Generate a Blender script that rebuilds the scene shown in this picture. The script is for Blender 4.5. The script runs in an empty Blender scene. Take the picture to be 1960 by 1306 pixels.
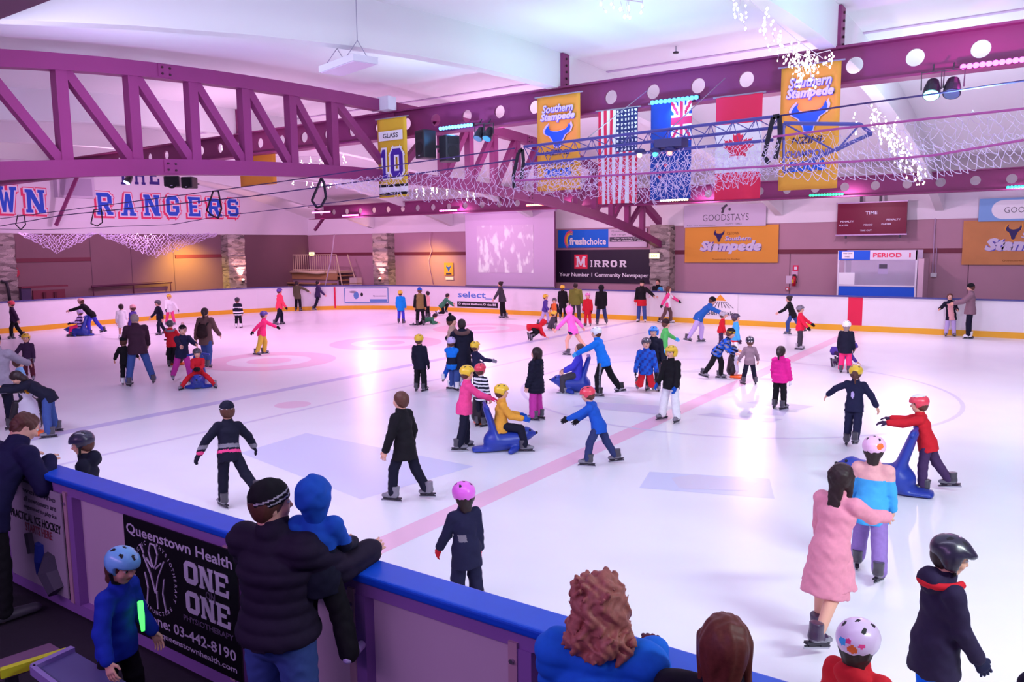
import bpy, math, random
import numpy as np
from mathutils import Vector, Matrix
random.seed(7); rng = np.random.default_rng(7)
SC = bpy.context.scene; COL = SC.collection
PI = math.pi; R = math.radians
def V(*a): return np.array(a, float)
def nrm(v):
    v = np.asarray(v, float); return v/max(np.linalg.norm(v), 1e-9)

# ------------------------------------------------------------------ camera (solved from the rink's straight lines)
F_PX, YAW, PIT, ROL, CAM_H = 1500.73, 0.604928, 0.120876, -0.0120958, 3.16105
_fw = V(-math.sin(YAW)*math.cos(PIT), math.cos(YAW)*math.cos(PIT), -math.sin(PIT))
_r = V(math.cos(YAW), math.sin(YAW), 0); _u = np.cross(_r, _fw)
C_R = _r*math.cos(ROL)+_u*math.sin(ROL); C_U = -_r*math.sin(ROL)+_u*math.cos(ROL); C_F = _fw
EYE = V(0, 0, CAM_H)
def ray(x, y): return (x-980)/F_PX*C_R-(y-653)/F_PX*C_U+C_F
def onz(x, y, z=0.0):
    d = ray(x, y); return EYE+d*((z-CAM_H)/d[2])
def onY(x, y, Y):
    d = ray(x, y); return EYE+d*(Y/d[1])
def onX(x, y, X):
    d = ray(x, y); return EYE+d*(X/d[0])
def depth(p): return float((np.asarray(p)-EYE)@C_F)
cd = bpy.data.cameras.new('camera'); cam = bpy.data.objects.new('camera', cd); COL.objects.link(cam)
cd.sensor_width = 36; cd.lens = F_PX/1960*36; cd.clip_end = 300; cd.clip_start = .05
M = Matrix.Identity(4)
for i in range(3): M[i][0], M[i][1], M[i][2], M[i][3] = C_R[i], C_U[i], -C_F[i], EYE[i]
cam.matrix_world = M; SC.camera = cam

# ------------------------------------------------------------------ materials
def lin(c):
    return tuple(((v/255)/12.92 if v/255 <= .04045 else ((v/255+.055)/1.055)**2.4) for v in c)
MATS = {}
def mat(name, rgb, rough=.6, metal=0, emit=0, spec=.4, noise=0, nscale=8, coat=0, bump=0, erg=None, alpha=1):
    if name in MATS: return MATS[name]
    m = bpy.data.materials.new(name); m.use_nodes = True; nt = m.node_tree; b = nt.nodes['Principled BSDF']
    c = lin(rgb)+(1,)
    b.inputs['Base Color'].default_value = c; b.inputs['Roughness'].default_value = rough
    b.inputs['Metallic'].default_value = metal; b.inputs['Specular IOR Level'].default_value = spec
    if coat: b.inputs['Coat Weight'].default_value = coat; b.inputs['Coat Roughness'].default_value = .15
    if emit:
        b.inputs['Emission Color'].default_value = (lin(erg) if erg else c[:3])+(1,); b.inputs['Emission Strength'].default_value = emit
    if alpha < 1: b.inputs['Alpha'].default_value = alpha
    if noise or bump:
        tc = nt.nodes.new('ShaderNodeTexCoord'); n = nt.nodes.new('ShaderNodeTexNoise'); n.inputs['Scale'].default_value = nscale; n.inputs['Detail'].default_value = 4
        nt.links.new(tc.outputs['Object'], n.inputs['Vector'])
        if noise:
            mx = nt.nodes.new('ShaderNodeMix'); mx.data_type = 'RGBA'; mx.inputs['A'].default_value = tuple(v*(1-noise) for v in c[:3])+(1,)
            mx.inputs['B'].default_value = tuple(min(1, v*(1+noise)) for v in c[:3])+(1,)
            nt.links.new(n.outputs['Fac'], mx.inputs['Factor']); nt.links.new(mx.outputs['Result'], b.inputs['Base Color'])
        if bump:
            bp = nt.nodes.new('ShaderNodeBump'); bp.inputs['Strength'].default_value = bump; bp.inputs['Distance'].default_value = .02
            nt.links.new(n.outputs['Fac'], bp.inputs['Height']); nt.links.new(bp.outputs['Normal'], b.inputs['Normal'])
    MATS[name] = m; return m
CLOTH = {}
def cloth(rgb, rough=.8):
    k = 'cloth_%d_%d_%d' % tuple(rgb); return mat(k, rgb, rough, spec=.2, noise=.12, nscale=35)
def glowm(name, rgb, s): return mat(name, rgb, .4, emit=s)

# ------------------------------------------------------------------ objects
def tag(o, label=None, cat=None, group=None, kind=None):
    if label: o['label'] = label
    if cat: o['category'] = cat
    if group: o['group'] = group
    if kind: o['kind'] = kind
    return o
def empty(name, loc, rz=0.0, label=None, cat=None, group=None):
    o = bpy.data.objects.new(name, None); COL.objects.link(o); o.location = tuple(loc); o.rotation_euler = (0, 0, rz)
    o.empty_display_size = .1
    return tag(o, label, cat, group)
def mesh_np(name, verts, faces, mats, parent=None, mi=None, smooth=False, loc=None):
    """verts Nx3, faces list of index lists or an Nx4 array"""
    me = bpy.data.meshes.new(name); verts = np.asarray(verts, np.float32)
    if isinstance(faces, np.ndarray):
        nf, k = faces.shape; me.vertices.add(len(verts)); me.vertices.foreach_set('co', verts.ravel())
        me.loops.add(nf*k); me.loops.foreach_set('vertex_index', faces.astype(np.int32).ravel())
        me.polygons.add(nf); me.polygons.foreach_set('loop_start', np.arange(nf, dtype=np.int32)*k)
        me.polygons.foreach_set('loop_total', np.full(nf, k, np.int32)); me.update(calc_edges=True)
    else:
        me.from_pydata([tuple(map(float, v)) for v in verts], [], [tuple(map(int, f)) for f in faces]); me.update()
    if not isinstance(mats, (list, tuple)): mats = [mats]
    for m in mats: me.materials.append(m)
    if mi is not None: me.polygons.foreach_set('material_index', np.asarray(mi, np.int32))
    if smooth: me.polygons.foreach_set('use_smooth', np.ones(len(me.polygons), bool))
    o = bpy.data.objects.new(name, me); COL.objects.link(o)
    if parent is not None: o.parent = parent
    if loc is not None: o.location = tuple(loc)
    return o
class MB:
    """collects shapes and links them as ONE mesh object"""
    def __init__(s): s.v = []; s.f = []; s.mi = []; s.cur = 0
    def add(s, v, f):
        n = len(s.v); s.v += [tuple(map(float, p)) for p in v]; s.f += [tuple(i+n for i in q) for q in f]; s.mi += [s.cur]*len(f); return s
    def box(s, lo, hi):
        x0, y0, z0 = lo; x1, y1, z1 = hi
        return s.add([(x0,y0,z0),(x1,y0,z0),(x1,y1,z0),(x0,y1,z0),(x0,y0,z1),(x1,y0,z1),(x1,y1,z1),(x0,y1,z1)],
                     [(0,3,2,1),(4,5,6,7),(0,1,5,4),(1,2,6,5),(2,3,7,6),(3,0,4,7)])
    def obox(s, c, ax, half):
        """oriented box: centre, three axes, half sizes"""
        c = np.asarray(c, float); a = [nrm(q)*h for q, h in zip(ax, half)]
        P = [c+sx*a[0]+sy*a[1]+sz*a[2] for sz in (-1,1) for sx, sy in ((-1,-1),(1,-1),(1,1),(-1,1))]
        return s.add(P, [(0,3,2,1),(4,5,6,7),(0,1,5,4),(1,2,6,5),(2,3,7,6),(3,0,4,7)])
    def bar(s, a, b, w, d, up=(0,0,1)):
        a = np.asarray(a, float); b = np.asarray(b, float); t = nrm(b-a); u = np.asarray(up, float)
        if abs(t@nrm(u)) > .98: u = V(1,0,0)
        x = nrm(np.cross(t, u)); y = np.cross(x, t)
        return s.obox((a+b)/2, (x, y, t), (w/2, d/2, np.linalg.norm(b-a)/2))
    def tube(s, pts, r, n=6, caps=True):
        pts = [np.asarray(p, float) for p in pts]; rs = r if hasattr(r, '__len__') else [r]*len(pts)
        V0 = []; F0 = []; prev = None
        for i, p in enumerate(pts):
            t = nrm((pts[min(i+1, len(pts)-1)]-pts[max(i-1, 0)]))
            x = prev-t*(prev@t) if prev is not None else np.cross(t, (0,0,1) if abs(t[2]) < .9 else (1,0,0))
            x = nrm(x); prev = x; y = np.cross(t, x)
            V0 += [p+rs[i]*(math.cos(2*PI*k/n)*x+math.sin(2*PI*k/n)*y) for k in range(n)]
        for i in range(len(pts)-1):
            for k in range(n): F0.append((i*n+k, i*n+(k+1)%n, (i+1)*n+(k+1)%n, (i+1)*n+k))
        if caps: F0.append(tuple(range(n))[::-1]); F0.append(tuple((len(pts)-1)*n+k for k in range(n)))
        return s.add(V0, F0)
    def cyl(s, a, b, r, n=16, r2=None): return s.tube([a, b], [r, r if r2 is None else r2], n)
    def poly(s, pts, z0, z1):
        """prism over a 2D polygon (counter-clockwise) between z0 and z1"""
        n = len(pts)
        return s.add([(x, y, z0) for x, y in pts]+[(x, y, z1) for x, y in pts],
                     [tuple(range(n))[::-1], tuple(range(n, 2*n))]+[(i, (i+1)%n, n+(i+1)%n, n+i) for i in range(n)])
    def sphere(s, c, r, n=10, m=6):
        rr = r if hasattr(r, '__len__') else (r, r, r)
        V0 = [(c[0], c[1], c[2]-rr[2])]; F0 = []
        for j in range(1, m):
            a = PI*j/m-PI/2
            for k in range(n):
                b = 2*PI*k/n; V0.append((c[0]+rr[0]*math.cos(a)*math.cos(b), c[1]+rr[1]*math.cos(a)*math.sin(b), c[2]+rr[2]*math.sin(a)))
        V0.append((c[0], c[1], c[2]+rr[2])); L = len(V0)-1
        for k in range(n): F0.append((0, 1+(k+1)%n, 1+k)); F0.append((L, L-n+k, L-n+(k+1)%n))
        for j in range(m-2):
            for k in range(n): F0.append((1+j*n+k, 1+j*n+(k+1)%n, 1+(j+1)*n+(k+1)%n, 1+(j+1)*n+k))
        return s.add(V0, F0)
    def build(s, name, mats, parent=None, smooth=False, loc=None):
        return mesh_np(name, s.v, s.f, mats, parent, s.mi if isinstance(mats, (list, tuple)) else None, smooth, loc)
def struct(o): o['kind'] = 'structure'; return o

# ------------------------------------------------------------------ signs and lettering
def frame(o, org, u, v):
    u = nrm(u); v = nrm(v); n = np.cross(u, v); Mx = Matrix.Identity(4)
    for i in range(3): Mx[i][0], Mx[i][1], Mx[i][2], Mx[i][3] = u[i], v[i], n[i], org[i]
    o.matrix_world = Mx; return o
def text_mesh(s, size, shear=0, bold=0, extr=.004, space=1.0, align='CENTER'):
    cu = bpy.data.curves.new('txt', 'FONT'); cu.body = s; cu.size = 1; cu.shear = shear; cu.offset = bold; cu.space_character = space
    cu.resolution_u = 2; cu.extrude = 0
    o = bpy.data.objects.new('txt', cu); COL.objects.link(o)
    bpy.context.view_layer.update(); me = bpy.data.meshes.new_from_object(o.evaluated_get(bpy.context.evaluated_depsgraph_get()))
    v = np.zeros(len(me.vertices)*3); me.vertices.foreach_get('co', v); v = v.reshape(-1, 3); f = [tuple(p.vertices) for p in me.polygons]
    bpy.data.objects.remove(o); bpy.data.curves.remove(cu); bpy.data.meshes.remove(me)
    return v, f
def lettering(parent, s, cx, cy, w, h, m, z=.012, shear=0, bold=.02, name='lettering', rot=0, space=1.0):
    """the words s filling a box w x h (w may be None: natural width) centred on cx, cy of the parent's face"""
    v, f = text_mesh(s, 1, shear, bold, space=space)
    if not len(v): return None
    lo = v.min(0); hi = v.max(0); sy = h/(hi[1]-lo[1]); sx = sy if w is None else w/(hi[0]-lo[0])
    x = (v[:, 0]-(lo[0]+hi[0])/2)*sx; y = (v[:, 1]-(lo[1]+hi[1])/2)*sy; c, q = math.cos(rot), math.sin(rot)
    vv = np.stack([cx+x*c-y*q, cy+x*q+y*c, np.full(len(x), z)], 1)
    return mesh_np(name, vv, f, m, parent)
def rc(x0, y0, x1, y1): return [(x0, y0), (x1, y0), (x1, y1), (x0, y1)]
_O = [rc(0,.2,.3,.8), rc(.7,.2,1,.8), rc(.2,0,.8,.22), rc(.2,.78,.8,1), [(0,.2),(.2,0),(.3,.2),(.3,.26)], [(.8,0),(1,.2),(.7,.26),(.7,.2)], [(0,.8),(.3,.74),(.3,.8),(.2,1)], [(.7,.74),(1,.8),(.8,1),(.7,.8)]]
def _stem(x, w=.24): return [rc(x, 0, x+w, 1), rc(x-.08, 0, x+w+.08, .13), rc(x-.08, .87, x+w+.08, 1)]
BLOCK = {
 'O': _O, '0': _O,
 'R': _stem(.08)+[rc(.3,.82,.78,1), rc(.3,.4,.78,.57), rc(.72,.52,1,.86), [(.72,.82),(1,.84),(.8,1),(.7,1)], [(.45,.42),(.75,.42),(1.02,0),(.7,0)], rc(.66,0,1.06,.13)],
 'A': [[(.12,0),(.38,0),(.6,1),(.36,1)], [(.62,0),(.9,0),(.66,1),(.42,1)], rc(.3,.25,.7,.42), rc(0,0,.42,.13), rc(.56,0,1,.13)],
 'N': _stem(.08,.2)+_stem(.72,.2)+[[(.08,1),(.36,1),(.92,0),(.66,0)]],
 'G': [rc(0,.2,.28,.8), rc(.2,0,.8,.2), rc(.2,.8,.8,1), [(0,.2),(.2,0),(.28,.2),(.28,.26)], [(0,.8),(.28,.74),(.28,.8),(.2,1)], rc(.72,.66,1,.82), [(.72,.8),(1,.8),(.8,1),(.72,1)], rc(.72,.18,1,.48), rc(.5,.36,1,.5), [(.72,.2),(.8,0),(1,.2)]],
 'E': _stem(.08)+[rc(.2,0,.95,.16), rc(.2,.84,.95,1), rc(.2,.42,.7,.58), rc(.78,0,.95,.32), rc(.78,.68,.95,1)],
 'F': _stem(.08)+[rc(.2,.84,.95,1), rc(.2,.42,.7,.58), rc(.78,.68,.95,1)],
 'S': [rc(.15,0,.85,.2), rc(.15,.8,.85,1), rc(.15,.4,.85,.6), rc(0,.5,.28,.85), rc(.72,.15,1,.5), [(0,.85),(.28,.85),(.2,1),(.15,1)], [(.72,.15),(.8,0),(1,.15)], rc(0,.12,.26,.32), rc(.74,.68,1,.88)],
 'W': [[(.0,1),(.22,1),(.4,0),(.22,0)], [(.22,0),(.4,0),(.56,.8),(.44,.8)], [(.44,.8),(.56,.8),(.78,0),(.6,0)], [(.6,0),(.78,0),(1,1),(.78,1)], rc(-.08,.87,.32,1), rc(.68,.87,1.08,1)],
 'T': [rc(.38,0,.62,1), rc(.28,0,.72,.13), rc(0,.84,1,1), rc(0,.66,.15,1), rc(.85,.66,1,1)],
 'H': _stem(.08,.2)+_stem(.72,.2)+[rc(.2,.42,.8,.58)],
 'M': _stem(.06,.18)+_stem(.76,.18)+[[(.06,1),(.3,1),(.58,.12),(.42,.12)], [(.42,.12),(.58,.12),(.94,1),(.7,1)]],
 'I': [rc(.36,0,.64,1), rc(.22,0,.78,.13), rc(.22,.87,.78,1)],
 '1': [rc(.38,0,.64,1), rc(.16,0,.86,.14), [(.12,.72),(.4,.72),(.4,1),(.36,1)]],
}
def outset(poly, e):
    n = len(poly); out = []; P = [np.array(p, float) for p in poly]
    A = sum(P[i][0]*P[(i+1)%n][1]-P[(i+1)%n][0]*P[i][1] for i in range(n)); P = P if A > 0 else P[::-1]
    for i in range(n):
        a, b, c = P[i-1], P[i], P[(i+1)%n]; d1 = (b-a)/max(np.linalg.norm(b-a), 1e-9); d2 = (c-b)/max(np.linalg.norm(c-b), 1e-9)
        n1 = np.array([d1[1], -d1[0]]); n2 = np.array([d2[1], -d2[0]]); q = n1+n2; q = q/max(q@n1, .45); out.append(tuple(b+q*e))
    return out
def block(parent, s, boxes, m, z=.01, e=0, dx=0, dy=0, name='lettering'):
    """slab letters: boxes is a list of (x, y, w, h) per letter in the parent's face"""
    mb = MB()
    for ch, (x, y, w, h) in zip(s, boxes):
        for k, pl in enumerate(BLOCK[ch]):
            q = [(x+a*w+dx, y+b*h+dy) for a, b in pl]; q = outset(q, e)
            mb.poly(q, z-.004, z+k*.0003)
    return mb.build(name, m, parent)
def panel(name, org, u, v, w, h, m, label=None, cat=None, group=None, t=.02, parent=None):
    """a flat board: its face lies t in front of the plane through org (lower left corner)"""
    mb = MB().box((0, 0, 0), (w, h, t)); o = mb.build(name, m, None); frame(o, org, u, v)
    if parent is not None:
        mw = o.matrix_world.copy(); o.parent = parent; o.matrix_parent_inverse = parent.matrix_world.inverted(); o.matrix_world = mw
    return tag(o, label, cat, group)
def patch(parent, x0, y0, x1, y1, m, z=.022, name='printed_patch', t=.003):
    return MB().box((x0, y0, z-t), (x1, y1, z)).build(name, m, parent)
BULL = [(.5,0),(.62,.06),(.64,.2),(.72,.34),(.78,.5),(.95,.62),(1,.82),(.95,1),(.88,.82),(.78,.72),(.62,.68),(.5,.66),(.36,.68),(.24,.72),(.18,.86),(.22,1),(.1,.88),(.02,.72),(.06,.58),(.22,.48),(.3,.34),(.36,.2),(.38,.06)]
def bull(parent, cx, cy, w, h, m, mo, z):
    n = len(BULL)
    for e, mm, zz, nm in ((1.16, mo, z, 'emblem_outline'), (1, m, z+.003, 'bull_emblem')):
        pts = [(cx+(x-.5)*w*e, cy+(y-.5)*h*e, zz) for x, y in BULL]
        mesh_np(nm, pts, [tuple(range(n))], mm, parent)

# ------------------------------------------------------------------ implicit surfaces -> one continuous mesh (surface nets)
class Field:
    def __init__(s, lo, hi, vox):
        s.vox = vox; s.lo = np.asarray(lo, float)-2*vox; n = np.ceil((np.asarray(hi, float)+2*vox-s.lo)/vox).astype(int)+1
        s.n = n; s.F = np.full(n, .5, np.float32); s.ax = [s.lo[i]+vox*np.arange(n[i]) for i in range(3)]
    def _sub(s, lo, hi, m):
        a = np.clip(np.floor((np.asarray(lo)-m-s.lo)/s.vox).astype(int), 0, s.n-1); b = np.clip(np.ceil((np.asarray(hi)+m-s.lo)/s.vox).astype(int)+1, 1, s.n)
        sl = tuple(slice(a[i], b[i]) for i in range(3))
        return sl, s.ax[0][sl[0]][:, None, None], s.ax[1][sl[1]][None, :, None], s.ax[2][sl[2]][None, None, :]
    def _mix(s, sl, d, k):
        F = s.F[sl]
        if k <= 0: s.F[sl] = np.minimum(F, d); return
        h = np.maximum(k-np.abs(F-d), 0)/k; s.F[sl] = np.minimum(F, d)-h*h*k*.25
    def cap(s, a, b, r1, r2, k=.02, lat=None, flat=1.0):
        """tapered capsule; with lat given the section is r wide along lat and r*flat across it"""
        a = np.asarray(a, float); b = np.asarray(b, float); rm = max(r1, r2); sl, x, y, z = s._sub(np.minimum(a, b)-rm, np.maximum(a, b)+rm, k+s.vox)
        ba = b-a; L = max(ba@ba, 1e-9); px, py, pz = x-a[0], y-a[1], z-a[2]
        t = np.clip((px*ba[0]+py*ba[1]+pz*ba[2])/L, 0, 1); vx, vy, vz = px-t*ba[0], py-t*ba[1], pz-t*ba[2]; r = r1+(r2-r1)*t
        q = vx*vx+vy*vy+vz*vz
        if lat is None: d = np.sqrt(q)-r
        else:
            lat = nrm(lat); u = vx*lat[0]+vy*lat[1]+vz*lat[2]; w2 = np.maximum(q-u*u, 0)
            k0 = np.sqrt(u*u+w2/(flat*flat)); k1 = np.sqrt(u*u+w2/flat**4); d = k0*(k0-r)/np.maximum(k1, 1e-6)
        s._mix(sl, d, k); return s
    def ell(s, c, rad, ax=None, k=.02, sub=False):
        c = np.asarray(c, float); rad = np.asarray(rad, float); rm = rad.max(); sl, x, y, z = s._sub(c-rm, c+rm, k+s.vox)
        ax = np.eye(3) if ax is None else ax; P = (x-c[0], y-c[1], z-c[2]); q0 = 0; q1 = 0
        for i in range(3):
            u = P[0]*ax[i][0]+P[1]*ax[i][1]+P[2]*ax[i][2]; q0 = q0+(u/rad[i])**2; q1 = q1+(u/rad[i]**2)**2
        k0 = np.sqrt(q0); d = k0*(k0-1)/np.maximum(np.sqrt(q1), 1e-6)
        if sub:
            F = s.F[sl]; d = -d; h = np.maximum(k-np.abs(F-d), 0)/max(k, 1e-6); s.F[sl] = np.maximum(F, d)+h*h*k*.25
        else: s._mix(sl, d, k)
        return s
    def cut(s, p, n, lo=None, hi=None):
        """removes what lies on the side n points to"""
        n = nrm(n); x, y, z = s.ax[0][:, None, None], s.ax[1][None, :, None], s.ax[2][None, None, :]
        s.F = np.maximum(s.F, (x-p[0])*n[0]+(y-p[1])*n[1]+(z-p[2])*n[2]); return s
    def wrinkle(s, amp, f, seed=0):
        x, y, z = s.ax[0][:, None, None], s.ax[1][None, :, None], s.ax[2][None, None, :]; o = seed*1.7
        s.F = s.F+amp*(np.sin(f*x+1.9*np.sin(.8*f*z+o)+o)*np.sin(.9*f*y+1.3*np.sin(.6*f*z-o))+.6*np.sin(1.7*f*z+1.5*np.sin(f*(x+y)+o)))
        return s
    def quilt(s, amp, step):
        z = s.ax[2][None, None, :]; s.F = s.F-amp*(np.abs(np.sin(z*PI/step))-.5); return s
    def strands(s, amp, f, up=.25):
        x, y, z = s.ax[0][:, None, None], s.ax[1][None, :, None], s.ax[2][None, None, :]
        s.F = s.F+amp*np.sin(f*x+2*np.sin(up*f*z)+1.5*np.sin(.5*f*y))*np.sin(f*y*.9+2*np.sin(up*f*z+1)); return s
    def mesh(s):
        F = s.F; F[0], F[-1], F[:, 0], F[:, -1], F[:, :, 0], F[:, :, -1] = (np.float32(.5),)*6
        nx, ny, nz = F.shape; I = F < 0; c = np.zeros((nx-1, ny-1, nz-1), np.uint8)
        for i in (0, 1):
            for j in (0, 1):
                for k in (0, 1): c += I[i:nx-1+i, j:ny-1+j, k:nz-1+k]
        act = np.argwhere((c > 0) & (c < 8))
        if not len(act): return np.zeros((0, 3)), np.zeros((0, 4), int)
        idx = np.full(c.shape, -1, np.int64); idx[act[:, 0], act[:, 1], act[:, 2]] = np.arange(len(act))
        acc = np.zeros((len(act), 3)); cnt = np.zeros(len(act))
        cor = np.array([(i, j, k) for i in (0, 1) for j in (0, 1) for k in (0, 1)])
        val = np.stack([F[act[:, 0]+o[0], act[:, 1]+o[1], act[:, 2]+o[2]] for o in cor], 1)
        for a in range(8):
            for b in range(a+1, 8):
                if abs(cor[a]-cor[b]).sum() != 1: continue
                m = (val[:, a] < 0) != (val[:, b] < 0); va, vb = val[m, a], val[m, b]; t = (va/(va-vb))[:, None]
                acc[m] += cor[a]+(cor[b]-cor[a])*t; cnt[m] += 1
        v = s.lo+(act+acc/np.maximum(cnt, 1)[:, None])*s.vox; Q = []
        for d in range(3):
            e1, e2 = [(1, 2), (2, 0), (0, 1)][d]; sh = [slice(1, -1)]*3; sh[d] = slice(0, F.shape[d]-1)
            A = I[tuple(sh)]; sh2 = list(sh); sh2[d] = slice(1, F.shape[d]); B = I[tuple(sh2)]
            for m, flip in ((A & ~B, False), (~A & B, True)):
                p = np.argwhere(m); off = np.ones(3, int); off[d] = 0; p = p+off; q = []
                for s1, s2 in ((0, 0), (-1, 0), (-1, -1), (0, -1)):
                    g = p.copy(); g[:, e1] += s1; g[:, e2] += s2; q.append(idx[g[:, 0], g[:, 1], g[:, 2]])
                q = np.stack(q, 1); Q.append(q[:, ::-1] if flip else q)
        return v, np.concatenate(Q)
    def obj(s, name, mats, parent=None, paint=None, extra=None):
        v, f = s.mesh(); mi = None
        if paint is not None and len(f): mi = np.asarray(paint(v[f].mean(1)), np.int32)
        if extra is not None:
            ev, ef, em = extra; nf = len(f); f = np.concatenate([f, ef+len(v)]); v = np.concatenate([v, ev])
            mi = np.concatenate([np.zeros(nf, np.int32) if mi is None else mi, np.full(len(ef), em, np.int32)])
        return mesh_np(name, v, f, mats, parent, mi, True)

# ------------------------------------------------------------------ palette
PAL = dict(black=(24,22,28), navy=(34,34,66), dnavy=(24,24,44), red=(206,34,48), pink=(238,74,140), magenta=(196,58,158), hotpink=(240,52,120), blue=(30,86,190), bblue=(24,120,225), sky=(70,170,232), ltblue=(140,190,235),
 purple=(84,60,150), dpurple=(62,40,72), lav=(196,176,226), white=(238,236,240), grey=(128,124,136), dgrey=(70,66,76), ltgrey=(184,178,188), brown=(104,76,74), khaki=(136,112,66), olive=(120,124,52), green=(62,124,92), lime=(96,190,90),
 yellow=(238,196,44), mustard=(222,150,40), jeans=(62,84,146), djeans=(50,58,104), tan=(226,166,168), orange=(236,112,54), beige=(190,156,140), maroon=(96,40,56), helmetred=(232,66,88), helmetpink=(238,130,200), skin=(228,172,148), lip=(188,96,92), eye=(40,30,30), hairdk=(44,28,30), hairbr=(92,54,44), hairrd=(110,54,44), hairbl=(178,108,96), hairgr=(150,130,126), steel=(205,205,214), sealblue=(36,60,160), plum=(70,44,92), violet=(70,66,200), gold=(226,160,60))
def pc(n): return cloth(PAL[n]) if isinstance(n, str) else cloth(n)
M_SKIN = mat('skin', PAL['skin'], .55, spec=.3); M_LIP = mat('lips', PAL['lip'], .5); M_EYE = mat('eye_dark', PAL['eye'], .3); M_EYEW = mat('eye_white', (226, 220, 218), .3)
def mlist(x):
    if isinstance(x, str) or not hasattr(x[0], '__len__'): return [pc(x)]
    return [pc(e) for e in x]
def hairm(n): return mat('hair_'+n, PAL[n], .5, spec=.35, noise=.35, nscale=60)
def hardm(n): return mat('shell_'+str(n), PAL[n] if isinstance(n, str) else n, .3, spec=.5, coat=.3)
M_STEEL = mat('blade_steel', (190, 190, 200), .25, metal=.9); M_VENT = mat('vent_black', (18, 16, 22), .6); M_HOLD = mat('blade_holder', (40, 36, 50), .4)

# ------------------------------------------------------------------ shared pieces: a hand and a skate (built once, mesh data shared)
def hand_field(curl, vox=.0042, fat=1.0):
    """left-over hand: wrist at the origin, fingers towards -z, palm towards +y, thumb on +x; 0.18 m long"""
    f = Field((-.07, -.06, -.2), (.09, .1, .035), vox)
    f.cap((0, 0, .02), (0, .004, -.03), .025*fat, .028*fat, .01, (1, 0, 0), .72); f.cap((0, .004, -.03), (0, .006, -.082), .034*fat, .04*fat, .012, (1, 0, 0), .42)
    for i, (x, L, r, sp) in enumerate(((.031, .072, .0092, .09), (.0105, .08, .0095, .02), (-.0105, .074, .009, -.05), (-.030, .058, .008, -.13))):
        p = V(x, .008, -.088); a = curl*.5
        for j, fr in enumerate((.45, .32, .25)):
            q = p+L*fr*V(math.sin(sp), math.sin(a), -math.cos(a)); f.cap(p, q, r*fat*(1-.1*j), r*fat*(.92-.1*j), .004); p = q; a += curl*(.62-.06*i*0)
    p = V(.03, .008, -.032); q = V(.056, .022, -.058); w = V(.06, .04-.01*curl, -.084); f.cap(p, q, .013*fat, .011*fat, .012); f.cap(q, w, .0105*fat, .0085*fat, .004)
    return f
HANDS = {}
for nm, cu, ft in (('relax', .55, 1), ('grip', 1.35, 1), ('glove', .5, 1.28), ('glovegrip', 1.2, 1.28), ('flat', .12, 1)):
    HANDS[nm] = hand_field(cu, .0055 if ft > 1 else .005, ft).mesh()
HAND_ME = {}
def boot_field(vox=.008):
    f = Field((-.06, -.1, 0), (.06, .2, .22), vox)
    f.cap((0, -.04, .1), (0, -.05, .2), .043, .05, .02, (1, 0, 0), 1.05); f.cap((0, -.045, .09), (0, .05, .085), .042, .04, .03, (1, 0, 0), .95); f.cap((0, .05, .085), (0, .12, .075), .042, .034, .02, (1, 0, 0), .72)
    f.cap((0, .0, .1), (0, -.02, .17), .036, .04, .02); f.cut((0, 0, .052), (0, 0, -1)); f.cut((0, 0, .205), (0, -.1, 1)); return f
_bv, _bf = boot_field().mesh()
def boot_mesh(c1, c2):
    k = 'boot_%s_%s' % (c1, c2)
    if k in HAND_ME: return HAND_ME[k]
    cen = _bv[_bf].mean(1); mi = ((cen[:, 2] < .075) | ((cen[:, 1] > .03) & (cen[:, 2] < .1)) | (np.abs(cen[:, 0]) < .014)*(cen[:, 1] > -.02)).astype(int)
    o = mesh_np(k, _bv, _bf, [hardm(c1), hardm(c2)], None, mi, True); me = o.data; bpy.data.objects.remove(o); HAND_ME[k] = me; return me
def _blade():
    m = MB(); m.cur = 0
    m.obox((0, .0, .044), ((1,0,0),(0,1,0),(0,0,1)), (.02, .12, .01)); m.obox((0, -.055, .03), ((1,0,0),(0,1,0),(0,0,1)), (.012, .035, .014)); m.obox((0, .075, .03), ((1,0,0),(0,1,0),(0,0,1)), (.012, .035, .014)); m.obox((0, .01, .02), ((1,0,0),(0,1,0),(0,0,1)), (.006, .135, .006))
    m.cur = 1; m.obox((0, .01, .008), ((1,0,0),(0,1,0),(0,0,1)), (.003, .14, .009)); m.obox((0, .148, .014), ((1,0,0),(0,.8,.6),(0,-.6,.8)), (.003, .012, .005))
    o = m.build('blade', [M_HOLD, M_STEEL]); me = o.data; bpy.data.objects.remove(o); return me
BLADE_ME = _blade()
def inst(name, me, parent, mtx):
    o = bpy.data.objects.new(name, me); COL.objects.link(o); o.parent = parent; o.matrix_local = mtx; return o
def mtx(org, ax, ay, az, s=1.0):
    Mx = Matrix.Identity(4)
    for i in range(3): Mx[i][0], Mx[i][1], Mx[i][2], Mx[i][3] = ax[i]*s, ay[i]*s, az[i]*s, org[i]
    return Mx
def rotx(v, a): c, s = math.cos(a), math.sin(a); return V(v[0], v[1]*c-v[2]*s, v[1]*s+v[2]*c)
def rotz(v, a): c, s = math.cos(a), math.sin(a); return V(v[0]*c-v[1]*s, v[0]*s+v[1]*c, v[2])
def roty(v, a): c, s = math.cos(a), math.sin(a); return V(v[0]*c+v[2]*s, v[1], -v[0]*s+v[2]*c)

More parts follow.
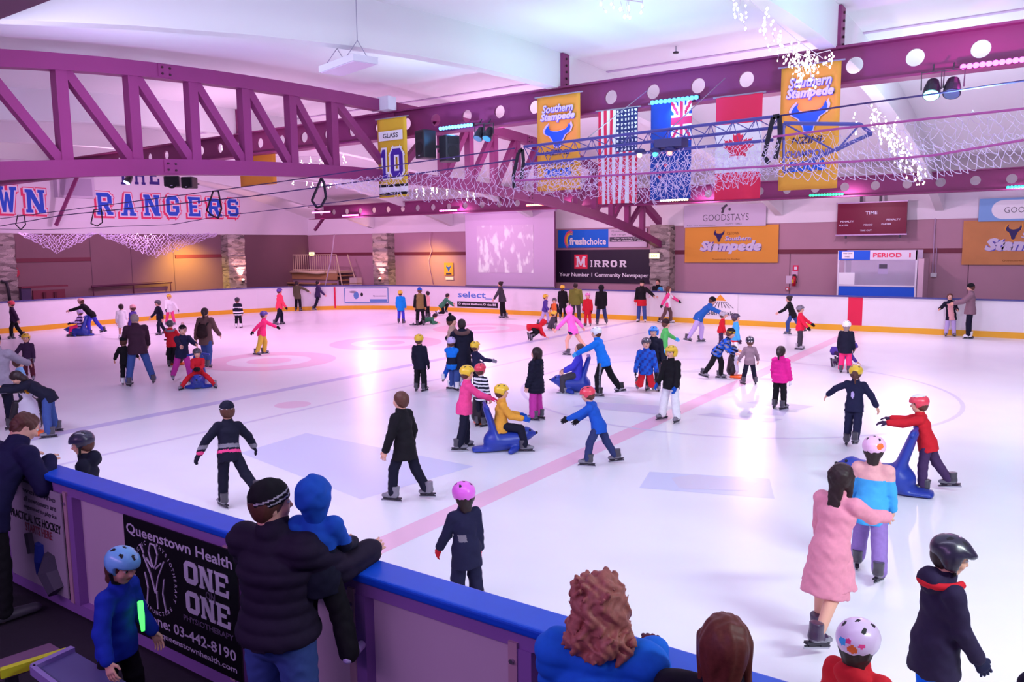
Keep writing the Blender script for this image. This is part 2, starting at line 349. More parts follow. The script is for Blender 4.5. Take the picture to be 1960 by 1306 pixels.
# ------------------------------------------------------------------ people
POSE = {  # legs (left, right): flex, abd, knee, foot pitch, toe-out; arms: flex, abd, elbow
 'stand': dict(legs=((4,4,6,0,14),(2,4,6,0,14)), arms=((4,10,14),(2,10,14))),
 'walk': dict(legs=((20,5,18,0,10),(-14,6,14,10,10)), arms=((-18,12,18),(22,12,22)), lean=6),
 'glide': dict(legs=((14,8,22,0,12),(-10,10,10,6,22)), arms=((20,30,25),(-12,32,20)), lean=10),
 'stride': dict(legs=((26,4,30,0,6),(-26,14,14,14,28)), arms=((34,22,30),(-30,24,20)), lean=18),
 'wide': dict(legs=((5,14,10,0,20),(5,14,10,0,20)), arms=((10,26,20),(10,26,20)), lean=6),
 'push': dict(legs=((16,6,20,0,8),(-22,8,12,12,12)), arms=((70,6,10),(70,6,10)), lean=26),
 'sit': dict(legs=((78,12,70,0,10),(74,12,64,0,10)), arms=((30,10,50),(30,10,50)), lean=-4),
 'kneel': dict(legs=((2,9,88,80,4),(0,9,88,80,4)), arms=((6,14,16),(6,14,16)), lean=2),
 'fold': dict(legs=((62,8,120,80,4),(58,8,116,80,4)), arms=(('@',-.2,.5,.07),('@',.2,.5,.07)), lean=84),
 'crouch': dict(legs=((95,8,118,0,6),(8,8,100,70,6)), arms=((60,10,6),(40,12,10)), lean=38),
 'sprawl': dict(legs=((70,16,40,0,10),(84,14,90,0,10)), arms=((-20,20,10),(-20,20,10)), lean=-10),
 'bend': dict(legs=((10,8,14,0,10),(-4,9,8,0,12)), arms=((78,6,14),(78,6,14)), lean=50),
}
HEADING = {'B': 0, 'R': 90, 'F': 180, 'L': 270}
def person(x, y, h, face, label, pose='stand', top='navy', bot='black', head=('hair', 'hairbr'), hair=None, glove=None, group='skaters on the ice', skates=('dgrey', 'grey'), lean=None, turn=0, tilt=0, arms=None, legs=None, hem=.0, sleeve=None, loose=1.0,
           collar=True, hood=False, quilt=0, pos=None, base=None, paint=None, tpaint=None, skirt=None, fat=1.0, hands='relax', vox=None, side=0, twist=0, shoes=False, name='person', mess=None, hpaint=None, strap=False, furhood=None, bare_legs=False, pitch0=0):
    g0 = onz(x, y, 0) if pos is None else np.asarray(pos, float)
    ang = R(HEADING[face] if isinstance(face, str) else face); aw = nrm(V(g0[0], g0[1], 0)); rt = V(aw[1], -aw[0], 0); fc = math.cos(ang)*aw+math.sin(ang)*rt
    root = empty(name, g0, math.atan2(-fc[0], fc[1]), label, 'person', group)
    P = POSE[pose]; LG = legs or P['legs']; AR = list(arms or P['arms']); ln = P.get('lean', 0) if lean is None else lean
    dp = depth(g0); vx = vox or min(max(dp/1500*1.5, .0115), .026)
    sole = .055+.03*h/1.4 if not shoes else .03; ths, shs = .243*h, .232*h; hw = .05*h*fat; hh = .155+.042*h
    # legs
    J = {}; low = 1e9
    for s, nm, (fl, ab, kn, fp, to) in ((-1, 'L', LG[0]), (1, 'R', LG[1])):
        fl, ab, kn, fp, to = map(R, (fl, ab, kn, fp, to)); hip = V(s*hw, 0, 0)
        def dr(a): return V(s*math.sin(ab), math.sin(a)*math.cos(ab), -math.cos(a)*math.cos(ab))
        knee = hip+ths*dr(fl); ank = knee+shs*dr(fl-kn); ff = V(s*math.sin(to)*math.cos(fp), math.cos(to)*math.cos(fp), -math.sin(fp))
        up = nrm(np.cross(np.cross(ff, V(0,0,1) if abs(ff[2]) < .9 else V(0,1,0)), ff)); up = up if up[2] > 0 or abs(ff[2]) > .6 else -up
        if abs(ff[2]) > .6: up = nrm(V(0, math.sin(fp), math.cos(fp)))
        J[nm] = (hip, knee, ank, nrm(ff), up); low = min(low, ank[2]-sole*max(up[2], .3)-(.1*h*abs(ff[2]) if fp else 0), knee[2]-.05*h)
    pz = -low if base is None else base; pel = V(0, 0, pz)
    for nm in 'LR': a, b, c, d, e = J[nm]; J[nm] = (a+pel, b+pel, c+pel, d, e)
    lnr, sd, tw = R(ln), R(side), R(twist)
    def T(v): return rotx(roty(rotz(V(*v), tw), sd), -lnr)   # torso frame -> person frame, lean forward (+y)
    up = T((0, 0, 1)); latp = T((1, 0, 0)); fwd = T((0, 1, 0))
    waist = pel+up*.1*h; chest = pel+up*.2*h; neck0 = pel+up*.295*h; shw = .098*h*fat
    ty, tp = R(turn), R(tilt-ln*.45+pitch0)
    hu = nrm(rotx(V(0, 0, 1), -R(ln)*.55+R(tilt)*-1)); hf = V(math.sin(ty), math.cos(ty), 0); hf = nrm(hf-hu*(hf@hu)); hr = np.cross(hf, hu)
    hc = neck0+up*.02*h+hu*(.012*h+.55*hh); HX = np.array([hr, hf, hu])
    def hd(a, b, c): return hc+hh*(a*hr+b*hf+c*hu)
    A = {}
    for s, nm, ar in ((-1, 'L', AR[0]), (1, 'R', AR[1])):
        sh = pel+up*.268*h+latp*s*shw; ul, fl_ = .165*h, .145*h
        if ar[0] == '@':
            tgt = V(*ar[1:4]); d = tgt-sh; D = np.linalg.norm(d)
            if D > (ul+fl_)*.985: d = d*(ul+fl_)*.985/D; D = np.linalg.norm(d)
            t = nrm(d); pole = V(s*.5, -.35, -1.0) if len(ar) < 5 else V(*ar[4]); pole = nrm(pole-t*(pole@t)); ca = (ul*ul+D*D-fl_*fl_)/(2*ul*D); ca = min(1, max(-1, ca))
            el = sh+t*ul*ca+pole*ul*math.sqrt(1-ca*ca); wr = sh+d
        else:
            a, b, e = map(R, ar[:3]); inn = R(ar[3]) if len(ar) > 3 else 0
            d1 = V(s*math.sin(b), math.sin(a)*math.cos(b), -math.cos(a)*math.cos(b)); el = sh+ul*d1
            d2 = V(s*math.sin(b*.7-inn), math.sin(a+e)*math.cos(b*.7), -math.cos(a+e)*math.cos(b*.7)); wr = el+fl_*nrm(d2)
        A[nm] = (sh, el, wr)
    allp = [hd(0, 0, .75), hd(0, 0, -.6), neck0, pel, hd(0, -.9, 0), hd(0,.9,0), hd(.9,0,0), hd(-.9,0,0)]+[q for n in 'LR' for q in J[n][:3]]+[q for n in 'LR' for q in A[n]]
    lo = np.min(allp, 0)-.12*h; hi = np.max(allp, 0)+.1*h; lo[2] = max(lo[2], -.02)
    # body: one continuous skin surface (head with face, neck, trunk, limbs, hands)
    bx = max(vx*.62, .0062) if dp < 9 else vx*.75
    def bodyf(only_head, v):
        l2, h2 = (np.min([hd(-.6,-.65,-.62), hd(.6,.6,-.62), neck0-V(.1,.1,.12)*h], 0), np.max([hd(.6,.65,.6), hd(-.6,-.6,.6), hd(0,.65,0), neck0+V(.1,.1,0)*h], 0)) if only_head else (lo, hi)
        f = Field(l2, h2, v)
        f.ell(hd(0, -.07, .13), (.345*hh, .43*hh, .37*hh), HX, .02); f.ell(hd(0, .09, -.16), (.265*hh, .3*hh, .32*hh), HX, .05*hh*4)
        f.cap(hd(0, .2, -.36), hd(0, .26, -.36), .1*hh, .08*hh, .08*hh); f.cap(hd(0, .36, .04), hd(0, .43, -.09), .035*hh, .062*hh, .05*hh)
        for s in (-1, 1):
            f.ell(hd(s*.15, .43, .06), (.085*hh, .06*hh, .05*hh), HX, .05*hh, sub=True); f.ell(hd(s*.15, .335, .055), (.07*hh, .06*hh, .055*hh), HX, .01*hh)
            f.ell(hd(s*.345, -.05, -.02), (.04*hh, .09*hh, .13*hh), HX, .03*hh); f.ell(hd(s*.17, .25, -.12), (.11*hh, .1*hh, .1*hh), HX, .1*hh)
        f.ell(hd(0, .355, -.235), (.1*hh, .05*hh, .035*hh), HX, .02*hh)
        f.cap(neck0-up*.02*h, hd(0, -.06, -.25), .042*h, .04*h, .03)
        if only_head: return f
        f.cap(pel-up*.01*h, waist, .078*h*fat, .07*h*fat, .03, latp, .72); f.cap(waist, chest, .07*h*fat, .085*h*fat, .03, latp, .7); f.cap(chest, neck0-up*.03*h, .085*h*fat, .06*h, .03, latp, .68)
        for nm in 'LR':
            a, b, c = A[nm]; f.cap(neck0-up*.02*h, a, .035*h, .034*h, .02); f.cap(a, b, .031*h, .025*h, .02); f.cap(b, c, .025*h, .018*h, .012)
            a, b, c, d, e = J[nm]; f.cap(a, b, .056*h, .038*h, .02); f.cap(b, c, .037*h, .024*h, .015)
        return f
    f = bodyf(False, bx); v, q = f.mesh(); ex = None
    def bpaint(C):
        L = (C-hc)@HX.T/hh; mi = np.zeros(len(C), int)
        mi[(np.hypot(L[:, 0]/.105, (L[:, 2]+.235)/.04) < 1) & (L[:, 1] > .3)] = 1
        for s in (-1, 1):
            mi[(np.hypot((L[:, 0]-s*.15)/.075, (L[:, 2]-.055)/.038) < 1) & (L[:, 1] > .2)] = 3; mi[(np.hypot(L[:, 0]-s*.15, L[:, 2]-.055) < .04) & (L[:, 1] > .2)] = 2
        return mi
    hv, hf_ = [], []
    gl = glove is not None; n0 = 0
    for s, nm in ((-1, 'L'), (1, 'R')):
        a, b, c = A[nm]; dz = -nrm((c-b)*(V(1, 1, .25) if isinstance(AR[0][0], str) else 1)); pl = nrm(np.cross(dz, V(1, 0, 0)) if abs(dz[0]) < .9 else V(0, 1, 0)); pl = fwd*0+pl
        palm = V(-s*.55, .2, -.35) if not isinstance(AR[0][0], str) else V(-s*.2, .1, -1); palm = nrm(palm-dz*(palm@dz)); side_ = np.cross(palm, dz); sc = hh/.2*.84
        key = ('glovegrip' if hands == 'grip' else 'glove') if gl else hands
        hx = -side_ if s > 0 else side_
        if hx@fwd < 0: hx = -hx
        V0, F0 = HANDS[key]; W = c+sc*(V0[:, :1]*hx+V0[:, 1:2]*palm+V0[:, 2:]*dz)
        F1 = F0 if np.linalg.det(np.array([hx, palm, dz])) > 0 else F0[:, ::-1]
        if gl: mesh_np('glove', W, F1, pc(glove), root, None, True)
        else: hv.append(W); hf_.append(F1+n0); n0 += len(W)
    ex = (np.concatenate(hv), np.concatenate(hf_), 0) if hv else None
    f.obj('body', [M_SKIN, M_LIP, M_EYE, M_EYEW], root, bpaint, ex)
    # trousers
    if bot is not None:
        f = Field(lo, hi, vx); tl = .012*loose
        f.cap(pel+up*.03*h, pel-up*.015*h, .075*h*fat+tl, .08*h*fat+tl, .03, latp, .76)
        for nm in 'LR':
            a, b, c, d, e = J[nm]; f.cap(a, b, .05*h*(.4+.6*fat)+tl, .04*h+tl, .025); f.cap(b, c+(b-c)*.1, .041*h+tl, .031*h+tl*1.5, .015)
        f.wrinkle(.0028, 42, 3); mats = mlist(bot)
        f.obj('trousers', mats, root, tpaint(h, pel, J) if tpaint else None)
    if skirt:
        f = Field(lo, hi, vx); L = skirt[1]*h; f.cap(waist, pel-V(0, 0, L), .085*h, .105*h+.25*L, .02, V(1,0,0), .8); f.cut(pel-V(0, 0, L*.96), (0, 0, -1)); f.wrinkle(.004, 30, 2); f.obj('skirt', pc(skirt[0]), root)
    # jacket
    if top is not None:
        f = Field(lo, hi, vx); t = .016*(1.6 if quilt else 1)*(h/1.3)**.5; dn = .085+hem; tx = .004+.013*(loose-1)
        hl = nrm(J['L'][1]+J['R'][1]-J['L'][0]-J['R'][0]) if pose not in ('sit', 'fold', 'sprawl', 'crouch', 'kneel') else -up; hl = nrm(hl*.6-up*.4)
        f.cap(waist, pel, .082*h*fat+t, .094*h*fat+t+tx, .03, latp, .8); f.cap(pel, pel+hl*(dn+.06)*h, .094*h*fat+t+tx, .107*h*fat+t+.12*hem*h+tx, .03, latp, .86); f.cap(waist, chest, .08*h*fat+t, .09*h*fat+t, .03, latp, .72); f.cap(chest, neck0-up*.035*h, .09*h*fat+t, .062*h+t, .04, latp, .7)
        f.cut(pel+hl*dn*h, hl)
        g = Field(lo, hi, vx)
        for nm in 'LR':
            a, b, c = A[nm]; e = b+(c-b)*(.94 if sleeve is None else sleeve)
            g.cap(neck0-up*.03*h, a, .04*h+t*.6, .034*h+t, .03); g.cap(a, b, .036*h+t, .03*h+t, .02); g.cap(b, e, .03*h+t, .024*h+t, .012)
        if collar: g.cap(neck0-up*.02*h, neck0+hu*.03*h, .05*h+t*.5, .043*h+t*.5, .02)
        if hood or furhood: g.ell(neck0-fwd*.055*h+up*.0*h, (.075*h, .05*h, .06*h), np.array([latp, fwd, up]), .02)
        k = .02; hq = np.maximum(k-np.abs(f.F-g.F), 0)/k; f.F = np.minimum(f.F, g.F)-hq*hq*k*.25
        if quilt: f.quilt(.011, quilt)
        f.wrinkle(.003 if not quilt else .0015, 38, 1)
        mats = mlist(top)
        f.obj('jacket', mats, root, paint(h, pel, up, latp, fwd, A, hc) if paint else None)
        if furhood:
            mb = MB(); mb.tube([neck0+up*.01*h+.085*h*(math.cos(a)*latp*1.05-math.sin(a)*fwd*1.1)-up*.02*h*math.sin(a) for a in np.linspace(-.5, PI+.5, 14)], (.03 if isinstance(furhood, str) else .017)*h, 8); mb.build('fur_trim' if isinstance(furhood, str) else 'collar', pc(furhood if isinstance(furhood, str) else furhood[0]), root, True)
    # skates
    L = .155*h/.3 if not shoes else .15*h/.3
    for s, nm in ((-1, 'L'), (1, 'R')):
        a, b, c, ff, uu = J[nm]; xx = np.cross(ff, uu); org = c-uu*(sole)*1.0; sc = max(.75, min(1.15, .62+.28*h))
        if shoes:
            f = Field(c-.3, c+.3, max(vx, .012)); f.cap(c-uu*.0, c+ff*.13*h-uu*sole*.3, .03*h, .026*h, .02); f.cap(c-ff*.03*h, c+uu*.03, .028*h, .03*h, .02); f.cut(c-uu*sole, -uu); f.obj('shoe', hardm(skates[0]), root); continue
        bt = inst('skate', boot_mesh(*skates), root, mtx(org, xx, ff, uu, sc)); inst('blade', BLADE_ME, bt, Matrix.Identity(4))
    # hair and headwear
    hx2 = min(vx*.8, hh*.055)
    def hl_(lo3, hi3):
        c8 = [hd(a, b, c) for a in (lo3[0], hi3[0]) for b in (lo3[1], hi3[1]) for c in (lo3[2], hi3[2])]; return np.min(c8, 0), np.max(c8, 0)
    kind, colr = head[0], head[1]
    hs = hair or (('short', 'hairbr') if kind != 'hair' else ('short', colr))
    if hs[0] != 'none':
        long = {'long': 1.5, 'bob': .75, 'curly': .9, 'pony': 0, 'bun': 0, 'short': 0, 'braid': 0}.get(hs[0], 0)
        l2, h2 = hl_((-.9, -1.1, -1.9 if long else -1.2), (.9, .6, .75)); f = Field(l2, h2, hx2)
        f.ell(hd(0, -.1, .14), (.4*hh, .46*hh, .42*hh), HX, .02); f.ell(hd(0, -.2, -.1), (.36*hh, .3*hh, .35*hh), HX, .05)
        f.ell(hd(0, .48, -.12), (.36*hh, .36*hh, .42*hh), HX, .03, sub=True)
        if hs[0] == 'long':
            f.cap(hd(0, -.3, .1), hd(0, -.42, -1.35), .36*hh, .2*hh, .03, hr, .5)
            for s in (-1, 1): f.cap(hd(s*.34, -.05, .1), hd(s*.36, -.02, -1.1), .12*hh, .09*hh, .02)
        elif hs[0] == 'bob': f.cap(hd(0, -.2, .05), hd(0, -.22, -.5), .36*hh, (.27 if kind != 'hair' else .35)*hh, .02, hr, .8)
        elif hs[0] == 'curly':
            f.cap(hd(0, -.12, .24), hd(0, -.16, -.55), .46*hh, .62*hh, .03, hr, .8); f.cut(hd(0, 0, -.78), -hu)
        elif hs[0] == 'pony': f.cap(hd(0, -.5, .15), hd(.05, -.72, -.1), .1*hh, .13*hh, .05); f.cap(hd(.05, -.72, -.1), hd(.1, -.66, -.75), .13*hh, .05*hh, .05)
        elif hs[0] == 'bun': f.ell(hd(0, -.55, .28), (.2*hh, .18*hh, .2*hh), HX, .03)
        elif hs[0] == 'braid': f.cap(hd(-.1, -.45, -.2), hd(-.25, -.55, -1.0), .12*hh, .07*hh, .05)
        if mess: f.strands(mess*hh, 11/hh, .4); f.strands(mess*.8*hh, 23/hh, .5)
        else: f.strands((.022 if long else .012)*hh, 22/hh, .06)
        f.obj('hair', hairm(hs[1]), root)
    if kind in ('skate', 'ski', 'vent'):
        l2, h2 = hl_((-.75, -.85, -.45), (.75, .8, .8)); f = Field(l2, h2, hx2); f.ell(hd(0, -.06, .17), (.5*hh, .58*hh, .47*hh), HX, .02)
        if kind == 'ski':
            for s in (-1, 1): f.ell(hd(s*.4, -.05, -.12), (.1*hh, .24*hh, .26*hh), HX, .05)
            f.ell(hd(0, .38, .27), (.36*hh, .2*hh, .055*hh), HX, .04)
        f.cut(hd(0, .3, .2), -hu*.93+hf*.0) if False else None
        # lower edge: brow in front, nape behind
        P1 = hd(0, .2, .16); n1 = nrm(-hu+hf*.12); x, y, z = f.ax[0][:, None, None], f.ax[1][None, :, None], f.ax[2][None, None, :]
        def pl(p, n): return (x-p[0])*n[0]+(y-p[1])*n[1]+(z-p[2])*n[2]
        front = np.minimum(pl(P1, -hu), pl(hd(0, .12, 0), hf)); low_ = pl(hd(0, 0, -.27 if kind != 'ski' else -.34), -hu); f.F = np.maximum(f.F, np.maximum(front, low_))
        vents = [(s*a, b) for s in (-1, 1) for a, b in ((.28, .1), (.25, -.3))]+[(0, .33), (0, -.12)]
        cols = [hardm(colr), M_VENT]+([pc(c) if isinstance(c, str) else hardm(c) for c in head[2:]])
        def vp(C):
            Lc = (C-hc)@HX.T/hh; mi = np.zeros(len(C), int)
            for a, b in vents: mi[(np.hypot((Lc[:, 0]-a)/.05, (Lc[:, 1]-b)/.09) < 1) & (Lc[:, 2] > .3)] = 1
            if hpaint: mi = hpaint(Lc, mi)
            return mi
        f.obj('helmet', cols, root, vp)
        if strap:
            for s in (-1, 1):
                pass
            mb = MB(); mb.tube([hd(-.42, .0, -.1), hd(-.33, .12, -.4), hd(0, .24, -.5), hd(.33, .12, -.4), hd(.42, .0, -.1)], .012, 6); mb.build('chin_strap', M_VENT, root)
    elif kind in ('beanie', 'pom', 'cap'):
        l2, h2 = hl_((-.75, -.85, -.3), (.75, .9, 1.1)); f = Field(l2, h2, hx2); f.ell(hd(0, -.08, .2), (.44*hh, .5*hh, .46*hh), HX, .02)
        f.cut(hd(0, 0, .06), nrm(-hu+hf*.3))
        if kind == 'cap': f.ell(hd(0, .45, .24), (.3*hh, .3*hh, .035*hh), HX, .02)
        bands = [pc(colr)]+[pc(c) for c in head[2:]]
        def bp(C):
            Lc = (C-hc)@HX.T/hh; w = Lc[:, 2]-.3*Lc[:, 1]; mi = np.zeros(len(C), int)
            if len(bands) > 1:
                for a in (.15, .27): mi[np.abs(w-a) < .022] = 1
            return mi
        if kind != 'cap' and hh > .2: f.wrinkle(.003, 60, 4)
        f.obj('beanie' if kind != 'cap' else 'cap', bands, root, bp)
        if kind == 'pom': MB().sphere(hd(0, -.2, .75), .17*hh, 12, 8).build('pompom', pc(head[2] if len(head) > 2 else colr), root, True)
    elif kind == 'hood':
        l2, h2 = hl_((-.75, -.85, -.9), (.75, .7, .8)); f = Field(l2, h2, hx2); f.ell(hd(0, -.1, .1), (.5*hh, .56*hh, .54*hh), HX, .02); f.cap(hd(0, -.1, -.1), neck0, .42*hh, .3*hh, .05)
        f.ell(hd(0, .5, -.02), (.34*hh, .4*hh, .42*hh), HX, .03, sub=True); f.wrinkle(.004, 40, 5); f.obj('hood', pc(colr), root)
    root['_h'] = 0; del root['_h']
    return root, dict(A=A, J=J, pel=pel, hc=hc, h=h, up=up, neck=neck0, fwd=fwd, latp=latp, hd=hd, hh=hh)

# ------------------------------------------------------------------ the rink: ice, markings, boards
YN, YF, XE, XR_, RC = 3.34, 29.82, -33.6, 24.0, 8.5     # near face, far face, left end, right end, corner radius
HB = 1.2
def ice_mat():
    m = bpy.data.materials.new('ice'); m.use_nodes = True; nt = m.node_tree; b = nt.nodes['Principled BSDF']
    tc = nt.nodes.new('ShaderNodeTexCoord'); n1 = nt.nodes.new('ShaderNodeTexNoise'); n1.inputs['Scale'].default_value = .35; n1.inputs['Detail'].default_value = 5
    mp = nt.nodes.new('ShaderNodeMapping'); mp.inputs['Scale'].default_value = (1.6, .5, 1); mp.inputs['Rotation'].default_value = (0, 0, .5)
    n2 = nt.nodes.new('ShaderNodeTexNoise'); n2.inputs['Scale'].default_value = 1.2; n2.inputs['Detail'].default_value = 3; n2.inputs['Roughness'].default_value = .7
    nt.links.new(tc.outputs['Object'], n1.inputs['Vector']); nt.links.new(tc.outputs['Object'], mp.inputs['Vector']); nt.links.new(mp.outputs['Vector'], n2.inputs['Vector'])
    mx = nt.nodes.new('ShaderNodeMix'); mx.data_type = 'RGBA'; mx.inputs['A'].default_value = (.80, .80, .85, 1); mx.inputs['B'].default_value = (.88, .88, .90, 1)
    r = nt.nodes.new('ShaderNodeMapRange'); r.inputs['From Min'].default_value = .3; r.inputs['From Max'].default_value = .6
    nt.links.new(n1.outputs['Fac'], r.inputs['Value']); nt.links.new(r.outputs['Result'], mx.inputs['Factor']); nt.links.new(mx.outputs['Result'], b.inputs['Base Color'])
    r2 = nt.nodes.new('ShaderNodeMapRange'); r2.inputs['To Min'].default_value = .2; r2.inputs['To Max'].default_value = .38
    b.inputs['Roughness'].default_value = .3; b.inputs['Specular IOR Level'].default_value = .36
    return m
M_ICE = ice_mat()
def outline(r=RC, off=0.0, seg=10):
    """rink outline, counter-clockwise, grown by off"""
    x0, x1, y0, y1 = XE-off, XR_+off, YN-off, YF+off; rr = r+off; out = []
    for cx, cy, a0 in ((x1-rr, y0+rr, -90), (x1-rr, y1-rr, 0), (x0+rr, y1-rr, 90), (x0+rr, y0+rr, 180)):
        for k in range(seg+1): a = R(a0+90*k/seg); out.append((cx+rr*math.cos(a), cy+rr*math.sin(a)))
    return out
ol = outline()
ice = struct(mesh_np('floor_ice', [(x, y, 0) for x, y in outline(off=.05)], [tuple(range(len(ol)))], M_ICE))
M_LBLUE = mat('paint_blue_under_ice', (198, 196, 228), .3); M_LRED = mat('paint_red_under_ice', (240, 196, 216), .3); M_LGREY = mat('paint_grey_under_ice', (216, 212, 230), .3); M_LHOUSE = mat('paint_house_ring', (236, 204, 220), .3); M_LAD = mat('paint_ad_under_ice', (212, 216, 240), .3)
def mark(mb, m, z=.001):
    o = mb.build('ice_marking', m, ice); return struct(o)
def ring(cx, cy, r0, r1, z=.001, n=64, a0=0, a1=2*PI):
    mb = MB(); P = [(cx+r*math.cos(a0+(a1-a0)*k/n), cy+r*math.sin(a0+(a1-a0)*k/n), z) for k in range(n+1) for r in (r0, r1)]
    return mb.add(P, [(2*k, 2*k+1, 2*k+3, 2*k+2) for k in range(n)])
def disc(cx, cy, r, z=.001, n=40):
    return MB().add([(cx+r*math.cos(2*PI*k/n), cy+r*math.sin(2*PI*k/n), z) for k in range(n)], [tuple(range(n))])
def quad(x0, x1, y0, y1, z=.001): return MB().add([(x0,y0,z),(x1,y0,z),(x1,y1,z),(x0,y1,z)], [(0,1,2,3)])
mark(quad(-5.93, -5.58, YN, YF), M_LRED); mark(quad(-14.3, -14.0, YN, YF), M_LBLUE); mark(quad(-12.09, -11.99, YN, YF, .0012), M_LGREY)
mark(ring(-5.76, 16.6, 4.45, 4.53, .0017), M_LGREY)
for cy in (14.2, 18.95, 24.2):
    mark(ring(-18.2, cy, 1.15, 1.85, .0014), M_LHOUSE); mark(disc(-18.2, cy, .62), M_LHOUSE)
mark(disc(-12.62, 10.37, .36), M_LHOUSE)
mark(MB().add([(-10.3,7.4,.001),(-7.05,6.8,.001),(-6.75,8.75,.001),(-10.45,8.85,.001)], [(0,1,2,3)]), M_LAD)
mark(MB().add([(-4.3,9.1,.001),(-2.7,9.6,.001),(-3.0,10.4,.001),(-4.5,9.85,.001)], [(0,1,2,3)]), M_LAD)
for x, y, w, h_, a in ((-6.8, 13.6, 1.9, .8, .2), (-4.6, 13.9, 1.5, .35, .1), (-4.3, 15.4, 1.2, .5, -.1), (-5.6, 18.2, 1.3, .3, .1)):
    c, s = math.cos(a), math.sin(a); mark(MB().add([(x+u*w/2*c-v*h_/2*s, y+u*w/2*s+v*h_/2*c, .002) for u, v in ((-1,-.7),(.8,-1),(1,1),(-.7,.8))], [(0,1,2,3)]), M_LGREY)
# worn remains of painted adverts
def px_mark(pts, m): mark(MB().add([tuple(onz(x, y, .0022)) for x, y in pts], [tuple(range(len(pts)))[::-1]]), m)
for pts in ([(1285, 915), (1330, 908), (1450, 925), (1430, 940), (1300, 935)], [(1440, 780), (1510, 784), (1500, 796), (1430, 792)]): px_mark(pts, M_LGREY)

M_BOARD = mat('board_white_plastic', (236, 232, 236), .38, spec=.4, noise=.03, nscale=3); M_KICK = mat('kick_plate_yellow', (240, 178, 40), .4); M_CAP = mat('cap_rail_blue', (20, 84, 214), .35, noise=.1, nscale=5); M_CAPFAR = mat('cap_rail_slate', (78, 76, 140), .4)
M_WHITE = mat('white_print', (240, 240, 244), .5); M_BLACK = mat('black_print', (20, 18, 24), .5); M_REDS = mat('red_stripe', (226, 24, 72), .4)
# far boards and the curved left end: one continuous barrier
def sweep(path, prof, closed=False):
    """prof: (offset outward, z) section swept along a 2D path (outward = right-hand normal)"""
    mb = MB(); n = len(path); P = [np.array(p, float) for p in path]; m = len(prof); V0 = []
    for i in range(n):
        t = nrm(np.append(P[min(i+1, n-1)]-P[max(i-1, 0)], 0))[:2]; nn = np.array([t[1], -t[0]])
        for o_, z in prof: q = P[i]+nn*o_; V0.append((q[0], q[1], z))
    F0 = [(i*m+k, (i+1)*m+k, (i+1)*m+(k+1)%m, i*m+(k+1)%m) for i in range(n-1) for k in range(m)]
    F0 += [tuple(range(m))[::-1], tuple((n-1)*m+k for k in range(m))]
    return mb.add(V0, [f[::-1] for f in F0])
full = outline(seg=14); far_path = full[14+1:]   # from the far right corner round the left end to the near left corner
i0 = 15; path = [(12.0, YF)]+[p for p in full[30:45]]+[p for p in full[45:60]]
# outline runs counter-clockwise, so the right-hand normal points outward
bd = empty('dasher_boards', (XE+RC, YF, 0), 0, 'white rink boards with yellow kick plate along the far side and left end', 'rink barrier')
def rel(o, root):
    o.parent = root; o.matrix_parent_inverse = Matrix.Translation(root.location).inverted(); return o
rel(sweep(path, [(0, .2), (.1, .2), (.1, HB), (0, HB)]).build('board_panel', M_BOARD), bd)
rel(sweep(path, [(-.014, 0), (.1, 0), (.1, .2), (-.014, .2)]).build('kick_plate', M_KICK), bd)
rel(sweep(path, [(-.03, HB), (.16, HB), (.16, HB+.05), (-.03, HB+.05)]).build('cap_rail', M_CAPFAR), bd)
rel(MB().box((-6.0, YF-.012, .2), (-5.52, YF, HB)).build('red_stripe', M_REDS), bd)
g = onX(642, 575, XE)  # red goal line mark on the curve
def on_boards(px, py):
    """first point of the far boards' inner face under a pixel (a plane Y = YF or the corner arc)"""
    d = ray(px, py); best = None
    pts = [np.array(p) for p in path]
    for a, b in zip(pts[:-1], pts[1:]):
        e = b-a; den = d[0]*e[1]-d[1]*e[0]
        if abs(den) < 1e-9: continue
        t = (a[0]*e[1]-a[1]*e[0])/den; s_ = (a[0]*d[1]-a[1]*d[0])/den
        if t > 0 and 0 <= s_ <= 1 and d[1]*t > 8: best = (EYE+d*t, nrm(V(e[0], e[1], 0)))
    return best
def board_ad(px0, py0, px1, py1, m, name='advert_panel'):
    """a thin panel on the boards between two pixels' points; its face frame is returned"""
    a, t = on_boards(px0, py1); b, _ = on_boards(px1, py1); top = on_boards(px0, py0)[0][2]; u = nrm(V(b[0]-a[0], b[1]-a[1], 0)); n = V(u[1], -u[0], 0)
    o = MB().box((0, 0, 0), (float(np.linalg.norm((b-a)[:2])), top-a[2], .012)).build(name, m); frame(o, a+n*.012, u, (0, 0, 1))
    mw = o.matrix_world.copy(); o.parent = bd; o.matrix_parent_inverse = Matrix.Translation(bd.location).inverted(); return o, float(np.linalg.norm((b-a)[:2])), top-a[2]
M_ADW = mat('advert_white', (232, 230, 238), .4); M_ADB = mat('advert_blue', (92, 140, 200), .4); M_SEL = mat('select_blue', (84, 128, 206), .5); M_SOL = mat('solar_orange', (240, 160, 40), .5); M_DG = mat('dark_grey_print', (74, 70, 84), .5); M_MG = mat('mid_grey_print', (150, 146, 160), .5)
a, w, h_ = board_ad(660, 551, 744, 580, M_ADB); patch(a, .04, .04, w-.04, h_-.04, M_ADW, .016); patch(a, w*.58, .05, w*.97, h_*.24, M_ADB, .02); lettering(a, 'Queenstown', w*.8, h_*.45, w*.3, .1, M_MG, .021)
MB().sphere((w*.4, h_*.55, .02), (.07, .1, .006)).build('puck_print', M_BLACK, a); MB().sphere((w*.27, h_*.5, .02), (.14, .2, .004)).build('player_print', M_ADB, a); MB().sphere((w*.2, h_*.72, .02), (.2, .06, .004)).build('player_print', M_MG, a)
